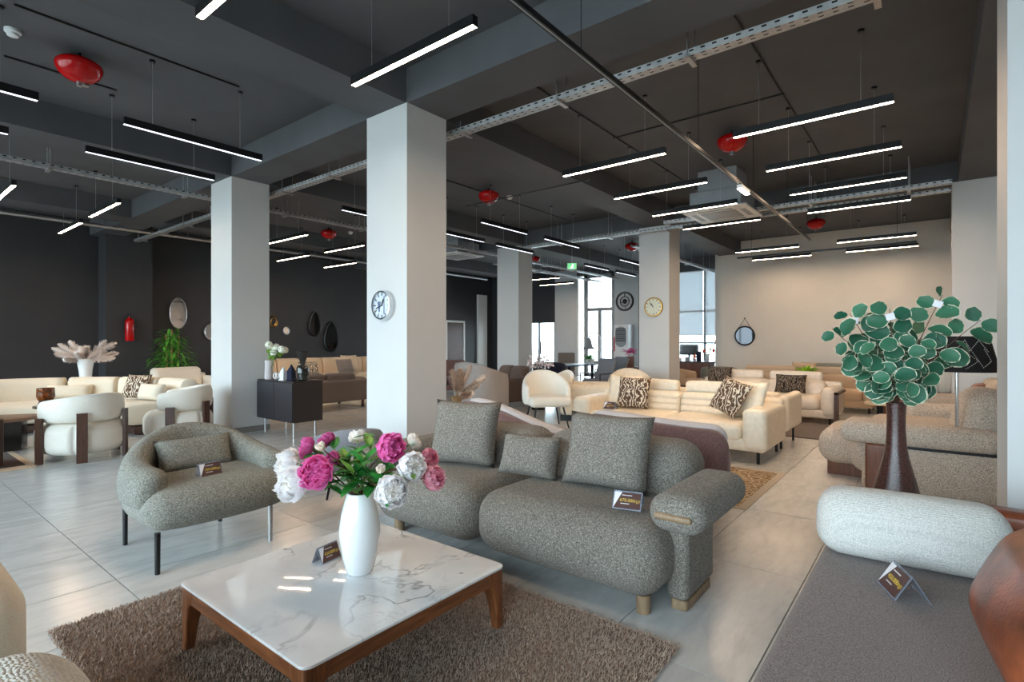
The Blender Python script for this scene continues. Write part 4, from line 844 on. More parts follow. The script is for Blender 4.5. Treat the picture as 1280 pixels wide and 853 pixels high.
part('chaise', loc_(rspan(6.12, 7.0, 0.25, 0.93, 0.13, 0.485, 0.15, (0, 0, 0.03), 5, 6)), 'tweedbeige', tw, angle=None)
part('plinth', loc_(span(6.3, 6.9, 0.3, 0.86, 0, 0.14)), 'brownwood', tw, smooth=False)
part('backrest', loc_(rspan(5.62, 8.0, -1.05, -0.62, 0.1, 0.72, 0.17, (0, 0, 0), 5, 6)), 'tweedbeige', tw, angle=None)
for c, s, rz in (((5.86, -0.32, 0.73), (0.5, 0.36, 0.48), 0.25), ((6.55, -0.5, 0.75), (0.75, 0.34, 0.5), 0.0), ((5.68, -0.62, 0.64), (0.3, 0.46, 0.44), 0.15)):
    part('back_cushion', loc_(T(rbox(*s, 0.16, 5, 5), c, (0.25, 0, rz))), 'tweedbeige', tw, angle=None)
price_holder((6.05, 0.28, 0.5), math.radians(-60), '780.000դր', 'price card lying on the beige tweed sofa seat', 1.05, 50)
make_sofa('tweed_sofa', 'second beige tweed sofa beyond the one with walnut panels', (9.1, -0.25, 0), PI, 1.9, 1.1, 0.46, 0.86, 0.6, 0.25, 'tweedbeige', 2, 'black', 0.1, False, False, r=0.16)
cushion(0.5, 0.4, 0.2, (8.6, -0.32, 0.475), 0.4, PI, 'leather', 'brown leather pillow on the second beige tweed sofa')
# ---- ribbed vase on a low table
kt = thing('console_table', 'low dark console carrying the ribbed cream vase', 'table', (11.9, -0.25, 0)); part('tabletop', span(-0.5, 0.5, -0.35, 0.35, 0.42, 0.46), 'darkwood', kt, smooth=False)
for x in (-0.45, 0.45):
    for y in (-0.3, 0.3): part('leg', span(x - 0.03, x + 0.03, y - 0.03, y + 0.03, 0, 0.42), 'darkwood', kt, smooth=False)
pr2 = [(0.12, 0), (0.15, 0.05), (0.19, 0.25), (0.17, 0.42), (0.12, 0.5), (0.13, 0.52), (0.11, 0.52), (0.08, 0.4)]; g = lathe(pr2, 40, False); v = g[0].copy(); a = np.arctan2(v[:, 1], v[:, 0]); f = 1 + 0.06 * np.cos(12 * a + v[:, 2] * 5); v[:, 0] *= f; v[:, 1] *= f
x, y, z = AW(1181, 490, 9.4)
kt.location = (x, y, 0); solid('ribbed_vase', (v, g[1]), 'boucle2', 'cream twisted-rib vase of dried flowers on the dark console', 'vase', None, (x, y, 0.46))
g = []
for k in range(60): a = R.uniform(0, 6.28); rr = R.uniform(0.0, 0.2); g.append(T(leaf_g(0.09, 0.03, 0.2, 0.2, 3), (rr * math.cos(a), rr * math.sin(a), R.uniform(0.03, 0.22)), (R.uniform(-0.3, 1.3), 0, a - PI / 2)))
df = thing('dried_bouquet', 'ochre and white dried bouquet in the twisted-rib vase', 'dried flowers', (x, y, 0.96)); o = part('blossoms', J(*g[:35]), plain('ochre_bloom', (186, 150, 80), 0.8, var=0.3, scale=30), df, angle=None); o['kind'] = 'stuff'; o = part('sprigs', J(*g[35:]), 'gstem', df, angle=None); o['kind'] = 'stuff'
part('stem', cyl(0.008, 0.35, 6, (0, 0, -0.3)), 'gstem', df)

# ---- brown bottle vase with variegated branches
ex, ey, _ = AW(1120, 505, 3.32)
solid('bottle_vase', lathe([(0.12, 0.0), (0.13, 0.01), (0.142, 0.1), (0.146, 0.22), (0.142, 0.3), (0.128, 0.39), (0.112, 0.46), (0.09, 0.545), (0.068, 0.63), (0.056, 0.70), (0.05, 0.8), (0.05, 0.9), (0.054, 0.97), (0.048, 0.97), (0.042, 0.8)], 40, False), 'vasebrown', 'tall glossy mottled brown bottle vase behind the white bolster', 'vase', None, (ex, ey, 0))
def k_euc():
    k = N('variegated_leaf'); tc = k.add('ShaderNodeTexCoord'); sp = k.add('ShaderNodeSeparateXYZ'); k.l(tc.outputs['Object'], sp.inputs[0]); oi = k.add('ShaderNodeObjectInfo')
    rx = k.math('DIVIDE', sp.outputs[0], 0.043); ry = k.math('DIVIDE', k.math('SUBTRACT', sp.outputs[1], 0.05), 0.05); d = k.math('SQRT', k.math('ADD', k.math('MULTIPLY', rx, rx), k.math('MULTIPLY', ry, ry)))
    vec = tc.outputs['Object']; n1 = k.noise(vec, 40, 3); n2 = k.noise(vec, 12, 2)
    green = k.mix(oi.outputs['Random'], (32, 88, 66), (66, 122, 92)); blot = k.mix(k.ramp(n2, [(0.5, 0.0), (0.75, 0.6)]), green, (120, 112, 108))
    dd = k.math('ADD', d, k.math('MULTIPLY', k.math('SUBTRACT', n1, 0.5), 0.38)); k.l(k.mix(k.ramp(dd, [(0.90, 0.0), (0.96, 1.0)]), blot, (226, 222, 196)), k.b.inputs['Base Color']); return k.set(0.5, 0, 0.3)
M['euc'] = k_euc()
def euc_leaf():
    V = [(0, 0.05, 0.0)]; n = 14; F = []
    for ring, s in ((1, 0.6), (2, 1.0)):
        for k in range(n): a = 2 * PI * k / n; x, y = 0.043 * s * math.cos(a), 0.05 * s * math.sin(a); V.append((x, 0.05 + y, 0.10 * abs(x) + 4.0 * (x * x) - 1.2 * y * y))
    for k in range(n): F.append((0, 1 + k, 1 + (k + 1) % n)); F.append((1 + k, 1 + n + k, 1 + n + (k + 1) % n, 1 + (k + 1) % n))
    F.append((0, 1, 2)); F.pop()
    b = len(V); V += [(-0.0015, -0.012, 0), (0.0015, -0.012, 0), (0, 0.01, 0.002)]; F.append((b, b + 1, b + 2)); return np.array(V), F
euc_me = mesh('leaf', euc_leaf(), 'euc', True, None)
ends = [(1040, 411, 3.2), (1062, 392, 3.3), (1078, 396, 3.4), (1112, 386, 3.2), (1178, 369, 3.25), (1226, 400, 3.2), (1150, 425, 3.05), (1095, 428, 3.0), (1065, 440, 3.1), (1172, 440, 3.1), (1132, 440, 3.0), (1125, 415, 3.55), (1088, 462, 3.05), (1160, 468, 3.05), (1115, 470, 2.98), (1138, 476, 3.02)]
base = Vector((ex, ey, 0.955)); cdir = Vector((-ex, -ey, 0.1)).normalized(); tagme = mesh('paper_tag', box(0.045, 0.001, 0.04), 'cardwhite', False)
for i, (u, v, w) in enumerate(ends):
    d = Vector(AW(u, v, w)) - base; t = thing('leafy_branch', 'variegated round-leaved branch in the tall brown bottle vase', 'branch', tuple(base), 0, 'branches in the brown bottle vase')
    up = Vector((0, 0, 0.35 * d.length)) if d.z > 0.2 else Vector((0, 0, 0.22)); pt = lambda s: d * s * s * 0.55 + d * s * 0.45 + up * (s * (1 - s)) * 0.9
    part('stem', tube([(0, 0, -0.3)] + [tuple(pt(k / 7)) for k in range(8)], [0.005] * 2 + [0.0045, 0.004, 0.0035, 0.003, 0.0025, 0.002, 0.0015], 6), 'stem', t)
    nl = max(6, int(d.length / 0.046))
    for k in range(nl):
        s = 0.28 + 0.74 * k / (nl - 1); p = pt(min(s, 1.0)); sd = 1 if k % 2 else -1
        tan = (pt(min(1, s + 0.05)) - pt(max(0, s - 0.05))).normalized(); side = tan.cross(cdir).normalized() * sd
        nrm = (cdir * R.uniform(0.5, 1.2) + Vector((R.uniform(-0.7, 0.7), R.uniform(-0.7, 0.7), R.uniform(-0.1, 0.8)))).normalized()
        yv = (side * 0.8 + tan * R.uniform(-0.2, 0.7) + Vector((0, 0, R.uniform(-0.5, 0.1)))); yv = (yv - nrm * yv.dot(nrm)).normalized(); xv = yv.cross(nrm)
        sc = R.uniform(0.85, 1.38) * (0.75 if s > 0.92 else 1)
        put('leaf', euc_me, t, tuple(p + yv * 0.01), tuple(Matrix((xv, yv, nrm)).transposed().to_euler()), sc)
    if i in (1, 3, 4): put('paper_tag', tagme, t, tuple(pt(0.93) + cdir * 0.04), (0.2, R.uniform(-0.5, 0.5), math.atan2(ey, ex) - PI / 2))
# ---- floor lamp with black shade
lx, ly, _ = AW(1200, 440, 4.3)
fl = thing('floor_lamp', 'chrome floor lamp with a black shade stitched in dotted diamonds', 'lamp', (lx, ly, 0), math.atan2(ly, lx) - PI / 2)
part('base', lathe([(0.15, 0), (0.15, 0.012), (0.14, 0.02), (0.02, 0.026)], 36), 'chrome', fl); part('pole', cyl(0.013, 1.2, 16, (-0.02, 0, 0.02)), 'chrome', fl)
sh = part('lamp_shade', lathe([(0.245, 1.11), (0.18, 1.39), (0.178, 1.39), (0.243, 1.11)], 48, False), plain('black_shade_cloth', (26, 24, 25), 0.8, var=0.08, scale=40), fl)
sh2 = []
def on_shade(a, z): r = 0.247 - (z - 1.11) / 0.28 * 0.065; return (r * math.sin(a), -r * math.cos(a), z)
for poly in (((-0.15, 1.28), (0.15, 1.36), (0.62, 1.15), (0.95, 1.2), (0.75, 1.3)), ((0.62, 1.36), (0.2, 1.26), (0.5, 1.2), (0.1, 1.13)), ((0.62, 1.36), (0.95, 1.26)), ((-0.6, 1.2), (-0.3, 1.28), (-0.05, 1.17), (-0.35, 1.14)), ((-0.9, 1.3), (-0.6, 1.2))):
    for (a0, z0), (a1, z1) in zip(poly, poly[1:]):
        m = max(2, int(math.hypot((a1 - a0) * 0.21, z1 - z0) / 0.0125))
        for k in range(m): s = k / m; sh2.append(T(rbox(0.006, 0.004, 0.006, 0.0018, 1, 1), on_shade(a0 + (a1 - a0) * s, z0 + (z1 - z0) * s)))
part('dotted_stitching', J(*sh2), 'ink_white', sh, angle=None)

# ================================================================ FAR THINGS
def tubchair(name, lab, loc, rz, mat, s=1.0, zb=0.8, legs='black', r=0.3, za=0.62, cat='chair', zs=0.45, seatmat=None):
    """local back at +Y, opens towards -Y"""
    t = thing(name, lab, cat, loc, rz)
    hz = lambda q: za + (zb - za) * max(0, math.sin(PI * q)) ** 1.3
    part('backrest', shell(arc(0, 0, r, -15, 195, 18), 0.09, zs - 0.12, hz, 14, 2.6, 1.0), mat, t, angle=None)
    part('seat', T(rbox(2 * r * 0.98, 2 * r * 0.95, 0.14, 0.065, 4, 4), (0, -0.02, zs - 0.07)), seatmat or mat, t, angle=None)
    for x in (-1, 1):
        for y in (-1, 1): part('leg', tube([(x * r * 0.6, y * r * 0.6, zs - 0.1), (x * r * 0.85, y * r * 0.85, 0)], [0.014, 0.009], 8), legs, t)
    t.scale = (s, s, s); return t
def toward_cam(p, off=0): return math.atan2(-p[1], -p[0]) + PI / 2 + off     # local -Y looks at the camera
def foot(u, w): d = ray(u, CY); return (d[0] * w, d[1] * w, 0.0)
# ---- greige and cream sectionals by the black wall
make_sofa('greige_sofa', 'greige sofa seen from behind next to the sideboard', (5.95, 9.75, 0), PI, 1.9, 1.0, 0.42, 0.72, 0.62, 0.25, 'greige', 2, 'darkwood', 0.14, False, False, r=0.1, leg=0.03)
make_sofa('beige_sectional', 'long beige channel-backed sectional along the black wall', (8.75, 13.7, 0), 0.0, 4.6, 1.0, 0.44, 0.88, 0.6, 0.25, 'beige', 6, 'black', 0.08, False, False, r=0.08)
cushion(0.62, 0.42, 0.18, (AY(434, 472, 13.2)[0], 13.22, 0.455), 0.35, 0.2, 'greige', 'grey pillow with pale piping on the beige sectional')
for (u, l) in ((384, 'striped brown and cream pillow on the beige sectional nearer the smoked vase'), (391, 'striped brown and cream pillow on the beige sectional nearer the grey pillow')):
    p = AY(u, 440, 13.1); cushion(0.4, 0.38, 0.16, (p[0], 13.1, 0.455), 0.35, 0.0, 'leafprint', l)
cushion(0.55, 0.5, 0.16, (AY(437, 440, 13.45)[0], 13.42, 0.46), 0.2, 0.0, 'beige', 'plain beige pillow upright on the beige sectional')
wsf = make_sofa('white_sofa', 'white sofa beside the bamboo plant', (4.55, 12.4, 0), 0.2, 1.4, 0.9, 0.42, 0.8, 0.6, 0.2, 'creamchair', 1, 'black', 0.1, False, False, r=0.09)
# light grey chair behind the flowers
p = foot(436, 4.85); tubchair('grey_chair', 'pale grey round-backed chair beside the white column', p, toward_cam(p, PI + 0.2), 'greyseat', 1.0, 0.60, 'black', 0.27, 0.5, zs=0.36)
# ---- blush pampas
px_, py_, _ = foot(571, 6.5)
solid('floor_vase', lathe([(0.07, 0), (0.1, 0.05), (0.085, 0.4), (0.055, 0.6), (0.07, 0.68), (0.06, 0.68), (0.045, 0.55)], 28, False), 'straw', 'straw-coloured floor vase of blush pampas beside the chrome clock column', 'vase', None, (px_, py_, 0))
pampas_set(px_, py_, 0.66, [AW(u, v, 6.5 + dw) for u, v, dw in ((566, 462, 0), (586, 455, 0.1), (606, 466, 0.1), (598, 476, -0.1), (575, 460, -0.1), (590, 490, -0.2), (580, 468, 0.2))], 'fluffy blush pampas plume beside the chrome clock column', 'blush pampas plumes', 'pampaspink', 0.07)
# ---- wing chair and brown sofas
p = foot(600, 9.6); wc = thing('wing_chair', 'tall grey-beige wing chair seen from its side', 'armchair', p, toward_cam(p, 2.3))
part('backrest', shell([(-0.36, -0.3), (-0.38, 0.1), (-0.3, 0.3), (0, 0.36), (0.3, 0.3), (0.38, 0.1), (0.36, -0.3)], 0.1, 0.12, lambda t: 0.78 + 0.22 * math.sin(PI * t), 14, 3), 'wing', wc, angle=None); part('seat', rspan(-0.32, 0.32, -0.36, 0.26, 0.16, 0.44, 0.06), 'wing', wc, angle=None)
for x in (-0.28, 0.28):
    for y in (-0.25, 0.25): part('leg', cyl(0.015, 0.16, 10, (x, y, 0)), 'black', wc)
p = foot(630, 11.6); make_sofa('brown_sofa', 'taupe sofa with loose cushions in front of the farther white column', p, toward_cam(p, -0.9), 1.35, 0.9, 0.42, 0.82, 0.6, 0.25, 'taupe', 2, 'darkwood', 0.1, False, False, r=0.1)
p = foot(556, 14.0); make_sofa('brown_sofa', 'brown sofa beyond the tall wing chair', p, toward_cam(p, 0.2), 1.7, 0.95, 0.42, 0.86, 0.6, 0.22, 'mauve', 2, 'darkwood', 0.1, False, False, r=0.1)
# ---- cream shell chair, recliner, round chair
p = foot(683, 8.4); tubchair('shell_chair', 'cream velvet shell chair on thin black legs', p, toward_cam(p, 0.25), 'creamchair', 1.12, 0.80, 'black', 0.3, 0.6)
p = foot(732, 9.4); rc = thing('recliner', 'cream recliner with a round headrest roll', 'armchair', p, toward_cam(p, 1.5))
part('seat', rspan(-0.4, 0.4, -0.55, 0.35, 0.1, 0.55, 0.12, (0, 0, 0.05), 4, 5), 'creamleather', rc, angle=None); part('armrest', rspan(-0.48, -0.3, -0.55, 0.4, 0.1, 0.62, 0.08), 'creamleather', rc, angle=None); part('armrest', rspan(0.3, 0.48, -0.55, 0.4, 0.1, 0.62, 0.08), 'creamleather', rc, angle=None)
part('headrest', T(cyl(0.13, 0.7, 24), (-0.35, 0.36, 0.70), (0, PI / 2, 0)), 'creamleather', rc); part('backrest', rspan(-0.36, 0.36, 0.25, 0.48, 0.3, 0.72, 0.1), 'creamleather', rc, angle=None); part('base', span(-0.4, 0.4, -0.5, 0.4, 0, 0.1), 'black', rc, smooth=False)
p = foot(788, 10.2); tubchair('lounge_chair', 'cream round-backed lounge chair behind the channelled sofa', p, toward_cam(p, 0.1), 'creamleather', 1.15, 0.72, 'black', 0.33, 0.5)
# ---- dining group by the windows
p = foot(706, 14.0); dt = thing('dining_table', 'navy topped dining table near the glass door', 'table', p); part('tabletop', slab(rrect(-0.9, 0.9, -0.45, 0.45, 0.03), 0.71, 0.75, 0.006), plain('blue_table_top', (40, 62, 104), 0.3), dt)
for x in (-0.8, 0.8):
    for y in (-0.36, 0.36): part('leg', span(x - 0.03, x + 0.03, y - 0.03, y + 0.03, 0, 0.71), 'navy', dt, smooth=False)
p = foot(687, 12.7); tubchair('dining_chair', 'navy dining chair seen from behind at the navy table', p, toward_cam(p, PI), 'navy', 1.0, 0.88, 'black', 0.36, 0.8, zs=0.46)
p = foot(708, 15.6); dc = thing('dining_chair', 'grey upholstered dining chair facing the navy table', 'chair', p, toward_cam(p)); part('backrest', T(rbox(0.5, 0.1, 0.55, 0.045, 4, 4), (0, 0.2, 0.74)), 'greige', dc, angle=None); part('seat', rspan(-0.25, 0.25, -0.25, 0.22, 0.36, 0.48, 0.05), 'greige', dc, angle=None)
for x in (-0.2, 0.2):
    for y in (-0.2, 0.2): part('leg', cyl(0.014, 0.37, 8, (x, y, 0)), 'black', dc)
p = foot(673, 10.6); fp = thing('plant_stand', 'black drum stand holding the blossom vase', 'stand', p); part('top', cyl(0.2, 0.03, 28, (0, 0, 0.42)), 'blackgloss', fp); part('column', cyl(0.14, 0.42, 28), 'blackgloss', fp)
solid('black_vase', lathe([(0.1, 0), (0.14, 0.04), (0.15, 0.2), (0.11, 0.34), (0.12, 0.37), (0.1, 0.37), (0.08, 0.3)], 28, False), 'blackgloss', 'glossy black vase of pale blossom on the black drum stand', 'vase', None, (p[0], p[1], 0.45))
M['blossom'] = plain('blush_blossom', (240, 222, 220), 0.8, var=0.08, scale=40)
for i, (u, v) in enumerate(((661, 452), (666, 447), (672, 449), (678, 447), (684, 450), (687, 455), (664, 458), (676, 455))):
    b = Vector((p[0], p[1], 0.8)); d = Vector(AW(u, v, 10.6)) - b; t = thing('blossom_branch', 'pale pink blossom branch in the glossy black vase', 'flower', tuple(b), 0, 'blossom branches in the black vase'); g = []
    for k in range(26): q = d * R.uniform(0.55, 1.1) + Vector((R.uniform(-0.07, 0.07), R.uniform(-0.07, 0.07), R.uniform(-0.05, 0.05))); g.append(T(leaf_g(0.06, 0.04, 0.2, 0.4, 3), tuple(q), (R.uniform(-1, 1), R.uniform(-1, 1), R.uniform(0, 6))))
    part('blossoms', J(*g), 'blossom', t, angle=None); part('stem', tube([(0, 0, -0.3), tuple(d * 0.5), tuple(d)], 0.004, 5), 'stem', t)
# green planter, arc lamp, outdoor chairs, cooler, pink flowers
p = foot(737, 15.2); gp = thing('fern_planter', 'bright green fern on a tall wire stand by the window', 'plant', p)
part('stand', J(*[tube([(x, y, 0), (x * 0.7, y * 0.7, 0.72)], 0.012, 6) for x, y in ((-0.15, -0.15), (0.15, -0.15), (0, 0.18))]), 'black', gp); part('pot', lathe([(0.1, 0.7), (0.15, 0.84), (0.13, 0.84), (0.02, 0.8)], 20, False), 'plastic', gp)
g = [T(leaf_g(R.uniform(0.14, 0.24), 0.05, 0.5, 0.2, 4), (0, 0, R.uniform(0.82, 0.9)), (R.uniform(0.0, 1.1), 0, R.uniform(0, 6.28))) for k in range(70)]
o = part('foliage', J(*g), plain('fern_green', (84, 168, 70), 0.5, var=0.2, scale=20), gp, angle=None); o['kind'] = 'stuff'
p = foot(750, 15.6); al = thing('arc_lamp', 'white arched floor lamp with a bell shade by the window', 'lamp', p, toward_cam(p)); R.random()
part('pole', tube([(0, 0, 0.02), (0, 0, 1.45)] + [(-0.16 + 0.16 * math.cos(a), 0, 1.45 + 0.16 * math.sin(a)) for a in [PI * k / 10 for k in range(1, 11)]], 0.018, 8), 'plastic', al); part('base', cyl(0.16, 0.02, 28), 'plastic', al); part('lamp_shade', lathe([(0.03, 1.45), (0.07, 1.38), (0.11, 1.2), (0.22, 1.12), (0.2, 1.12), (0.09, 1.2)], 24, False), 'plasticgrey', al, (-0.32, 0, 0))
def outdoor(p, rz, lab):
    t = thing('garden_chair', lab, 'chair', p, rz); part('seat_cushion', rspan(-0.26, 0.26, -0.3, 0.2, 0.36, 0.46, 0.04), 'greyseat', t, angle=None); part('back_cushion', T(rbox(0.5, 0.13, 0.55, 0.05, 3, 3), (0, 0.27, 0.68), (-0.4, 0, 0)), 'greyseat', t, angle=None)
    for s in (-1, 1): part('side_frame', J(tube([(s * 0.3, -0.3, 0), (s * 0.3, -0.3, 0.6), (s * 0.3, 0.35, 0.6), (s * 0.3, 0.25, 0)], 0.016, 8)), 'alu', t)
    part('seat_frame', span(-0.3, 0.3, -0.3, 0.25, 0.32, 0.35), 'alu', t, smooth=False)
p = foot(764, 14.0); outdoor(p, toward_cam(p, -0.9), 'grey cushioned garden chair beside the arched lamp')
p = foot(748, 12.6); outdoor(p, toward_cam(p, -0.7), 'grey cushioned garden chair beside the navy table')
x, y, z = AX(780, 430, 17.35); af = thing('floor_air_conditioner', 'white floor-standing air cooler with a dark round-ended grille', 'air conditioner', (17.33, y, 0), PI / 2 * -1)
part('body', rspan(-0.28, 0.28, -0.22, 0.2, 0.0, 1.95, 0.03), 'plastic', af); part('grille', T(prism(rrect(-0.21, 0.21, -0.3, 0.42, 0.2, 6), 0, 0.02), (0, -0.222, 1.45), (PI / 2, 0, 0)), 'plasticgrey', af)
for k in range(7): part('louvre', span(-0.19, 0.19, -0.255, -0.243, 1.35 + k * 0.07, 1.39 + k * 0.07), 'alu', af, smooth=False)
part('red_label', span(-0.275, -0.235, -0.228, -0.221, 1.0, 1.5), 'red', af, smooth=False)
x, y, z = AX(781, 377, 17.57); sk = thing('skeleton_clock', 'large black skeleton wall clock on the pale grey pier', 'clock', (17.56, y, z), -PI / 2)
for r in (0.34, 0.3, 0.17): part('ring', tube([(r * math.cos(a), 0, r * math.sin(a)) for a in [2 * PI * k / 40 for k in range(41)]], 0.014, 6, False), 'black', sk)
for k in range(12): a = k * PI / 6; part('numeral_bar', T(box(0.03, 0.012, 0.12), (0.235 * math.sin(a), 0, 0.235 * math.cos(a)), (0, a, 0)), 'steel' if k else 'black', sk, smooth=False)
part('hand', T(box(0.016, 0.008, 0.22, (0, 0, 0.1)), (0, -0.012, 0), (0, 1.4, 0)), 'black', sk, smooth=False); part('hand', T(box(0.02, 0.008, 0.15, (0, 0, 0.07)), (0, -0.02, 0), (0, 4.4, 0)), 'black', sk, smooth=False); part('hub', T(cyl(0.09, 0.01, 24), (0, 0.01, 0), (PI / 2, 0, 0)), 'black', sk)
p = foot(787, 15.4); fs = thing('flower_stand', 'orange-brown wooden stand with a raised flower plinth', 'stand', p, toward_cam(p)); part('cabinet', span(-0.35, 0.25, -0.2, 0.2, 0, 0.62), 'brownwood', fs, smooth=False); part('plinth', span(-0.1, 0.12, -0.1, 0.1, 0.62, 0.92), 'brownwood', fs, smooth=False)
pk = thing('pink_bouquet', 'magenta bouquet on the orange-brown plinth', 'flowers', (p[0], p[1], 0.92)); g = [T(leaf_g(0.13, 0.06, 0.3, 0.3, 3), (R.uniform(-0.2, 0.2), R.uniform(-0.1, 0.1), 0.06 + R.uniform(0, 0.1)), (R.uniform(-0.2, 1.2), 0, R.uniform(0, 6))) for k in range(60)]
o = part('petals', J(*g), plain('magenta_petal', (214, 110, 168), 0.7, var=0.2, scale=30), pk, angle=None); o['kind'] = 'stuff'; part('pot', lathe([(0.06, 0), (0.09, 0.08), (0.07, 0.08)], 16), 'plastic', pk)
# ---- counter with monitor by the tall window
p = (15.85, 5.75, 0.0); cn = thing('reception_counter', 'orange-brown reception counter before the tall window', 'counter', p, FX); part('front', span(-0.75, 0.65, -0.3, -0.26, 0, 0.72), 'brownwood', cn, smooth=False); part('worktop', span(-0.8, 0.7, -0.35, 0.35, 0.72, 0.76), 'darkwood', cn, smooth=False); part('side', J(span(-0.75, -0.7, -0.26, 0.3, 0, 0.72), span(0.6, 0.65, -0.26, 0.3, 0, 0.72)), 'brownwood', cn, smooth=False)
q = lambda dx, dy, z: (p[0] + dy, p[1] - dx, z)
mo = thing('computer_monitor', 'black computer monitor seen from behind on the counter', 'monitor', q(-0.05, 0.1, 0.76), FX + 0.25); part('panel', rspan(-0.27, 0.27, -0.03, 0.0, 0.18, 0.5, 0.01), 'blackgloss', mo); part('stand', J(span(-0.03, 0.03, 0.0, 0.03, 0.0, 0.3), span(-0.1, 0.1, -0.08, 0.08, 0, 0.012)), 'black', mo, smooth=False)
for k, (dx, h, m_, l) in enumerate(((-0.42, 0.14, 'black', 'small black box on the reception counter'), (-0.25, 0.1, 'cardwhite', 'small white box on the reception counter'), (0.0, 0.12, 'plasticgrey', 'small grey box on the reception counter'), (0.34, 0.3, 'navy', 'tall dark folder on the reception counter'))):
    solid('desk_box', rspan(-0.06, 0.06, -0.04, 0.04, 0, h, 0.004), m_, l, 'box', None, q(dx, -0.18, 0.76), (0, 0, FX))
op_ = thing('orange_plant', 'orange flower in a white pot on the reception counter', 'plant', q(0.2, -0.15, 0.76)); part('pot', lathe([(0.04, 0), (0.055, 0.08), (0.04, 0.08)], 16), 'plastic', op_)
o = part('petals', J(*[T(leaf_g(0.09, 0.05, 0.4, 0.3, 3), (0, 0, 0.12 + R.uniform(-0.03, 0.05)), (R.uniform(-0.4, 1.4), 0, R.uniform(0, 6))) for k in range(40)]), plain('orange_petal', (226, 104, 44), 0.7, var=0.15, scale=30), op_, angle=None); o['kind'] = 'stuff'
tv = q(0.5, 0.05, 0.76); solid('tulip_vase', lathe([(0.05, 0), (0.06, 0.1), (0.045, 0.2), (0.05, 0.22), (0.04, 0.22), (0.03, 0.1)], 20, False), 'plastic', 'slim white vase of red tulips on the reception counter', 'vase', None, tv)
for i, (u, v) in enumerate(((895, 428), (892, 439), (880, 440), (899, 455))):
    b = Vector(tv) + Vector((0, 0, 0.2)); d = Vector(AW(u, v, 15.75)) - b; t = thing('tulip', 'red tulip in the slim white vase on the counter', 'flower', tuple(b), 0, 'tulips on the counter'); part('stem', tube([(0, 0, -0.15), tuple(d * 0.5), tuple(d)], 0.008, 5), 'gstem', t); part('bloom', T(lathe([(0.005, -0.05), (0.04, -0.02), (0.045, 0.02), (0.03, 0.07), (0.02, 0.06)], 10, False), tuple(d)), plain('tulip_red', (222, 70, 50), 0.6, var=0.1), t); part('leaf', leaf_g(0.3, 0.06, 0.1, 0.3, 5), 'leaflime', t, tuple(d * 0.2), (1.1, 0, R.uniform(0, 6)))
p = foot(899, 13.3); tubchair('lounge_chair', 'grey-green tub chair before the reception counter', p, toward_cam(p, PI), 'sage', 1.1, 0.68, 'black', 0.36, 0.62)
p = foot(857, 12.7); tubchair('lounge_chair', 'tan tub chair half hidden by the column with the pale dial', p, toward_cam(p, 1.2), 'tan', 1.05, 0.68, 'black', 0.33, 0.6)
# ---- round strapped mirror on the beige wall
x, y, z = AX(931, 420, 15.38); rm = thing('strap_mirror', 'round mirror in a black frame hung by a leather strap', 'mirror', (15.385, y, z), -PI / 2); r = 0.25
part('glass', T(cyl(r * 0.94, 0.006, 40), (0, -0.012, 0), (PI / 2, 0, 0)), 'smoked', rm); part('frame', tube([(r * math.cos(a), -0.018, r * math.sin(a)) for a in [2 * PI * k / 40 for k in range(41)]], 0.02, 8, False), 'black', rm)
part('strap', tube([(-r * 0.75, -0.012, r * 0.68), (0, -0.012, r * 1.9), (r * 0.75, -0.012, r * 0.68)], 0.008, 6), 'leatherdark', rm); part('hook', T(cyl(0.018, 0.025, 12), (0, 0, r * 1.9), (PI / 2, 0, 0)), 'black', rm)

# ================================================================ CEILING FIXTURES
def bar_mesh(L, lit):
    t = thing('pendant_light', 'x x x x', 'light'); 
    part('housing', J(span(-L / 2, L / 2, -0.025, 0.025, 0.012, 0.07), span(-L / 2, L / 2, -0.025, -0.021, 0, 0.012), span(-L / 2, L / 2, 0.021, 0.025, 0, 0.012), span(-L / 2, -L / 2 + 0.003, -0.021, 0.021, 0, 0.012), span(L / 2 - 0.003, L / 2, -0.021, 0.021, 0, 0.012)), 'black', t, smooth=False)
    part('diffuser', span(-L / 2 + 0.004, L / 2 - 0.004, -0.0205, 0.0205, 0.001, 0.011), 'lamp_on' if lit else 'lamp_cool', t, smooth=False)
    for s in (-1, 1):
        part('wire', J(cyl(0.0022, 0.63, 6, (s * 0.42, 0, 0.07))), 'steel', t)
        part('ceiling_cap', cyl(0.028, 0.022, 16, (s * 0.42, 0, 0.68)), 'black', t)
    return t
lit_y = [(2.575, 3.0), (1.43, 3.0)] + [(x, y) for x in (5.61, 6.96, 8.30, 9.65, 12.93, 14.40) for y in (2.96, 0.93)]
lit_y2 = [(2.60, 10.2), (2.63, 12.3), (1.45, 10.2), (5.63, 10.2), (7.0, 10.3), (7.0, 12.45), (8.43, 12.6), (14.45, 10.2), (16.05, 10.65)]
cool_x = [(2.34, 6.0), (0.41, 6.0), (7.55, 6.12), (9.45, 6.12), (12.88, 6.2), (2.33, 7.2), (0.4, 7.2), (5.55, 7.25), (7.65, 7.3), (9.42, 7.35), (14.6, 6.3), (13.2, 7.4), (15.0, 7.4)]
def hang(proto, sets, rz):
    first = True
    for lab, grp, items in sets:
        for x, y in items:
            o = proto if first else copy_tree(proto); first = False
            o.location = (x, y, 3.4); o.rotation_euler = (0, 0, rz); o['label'] = lab; o['group'] = grp
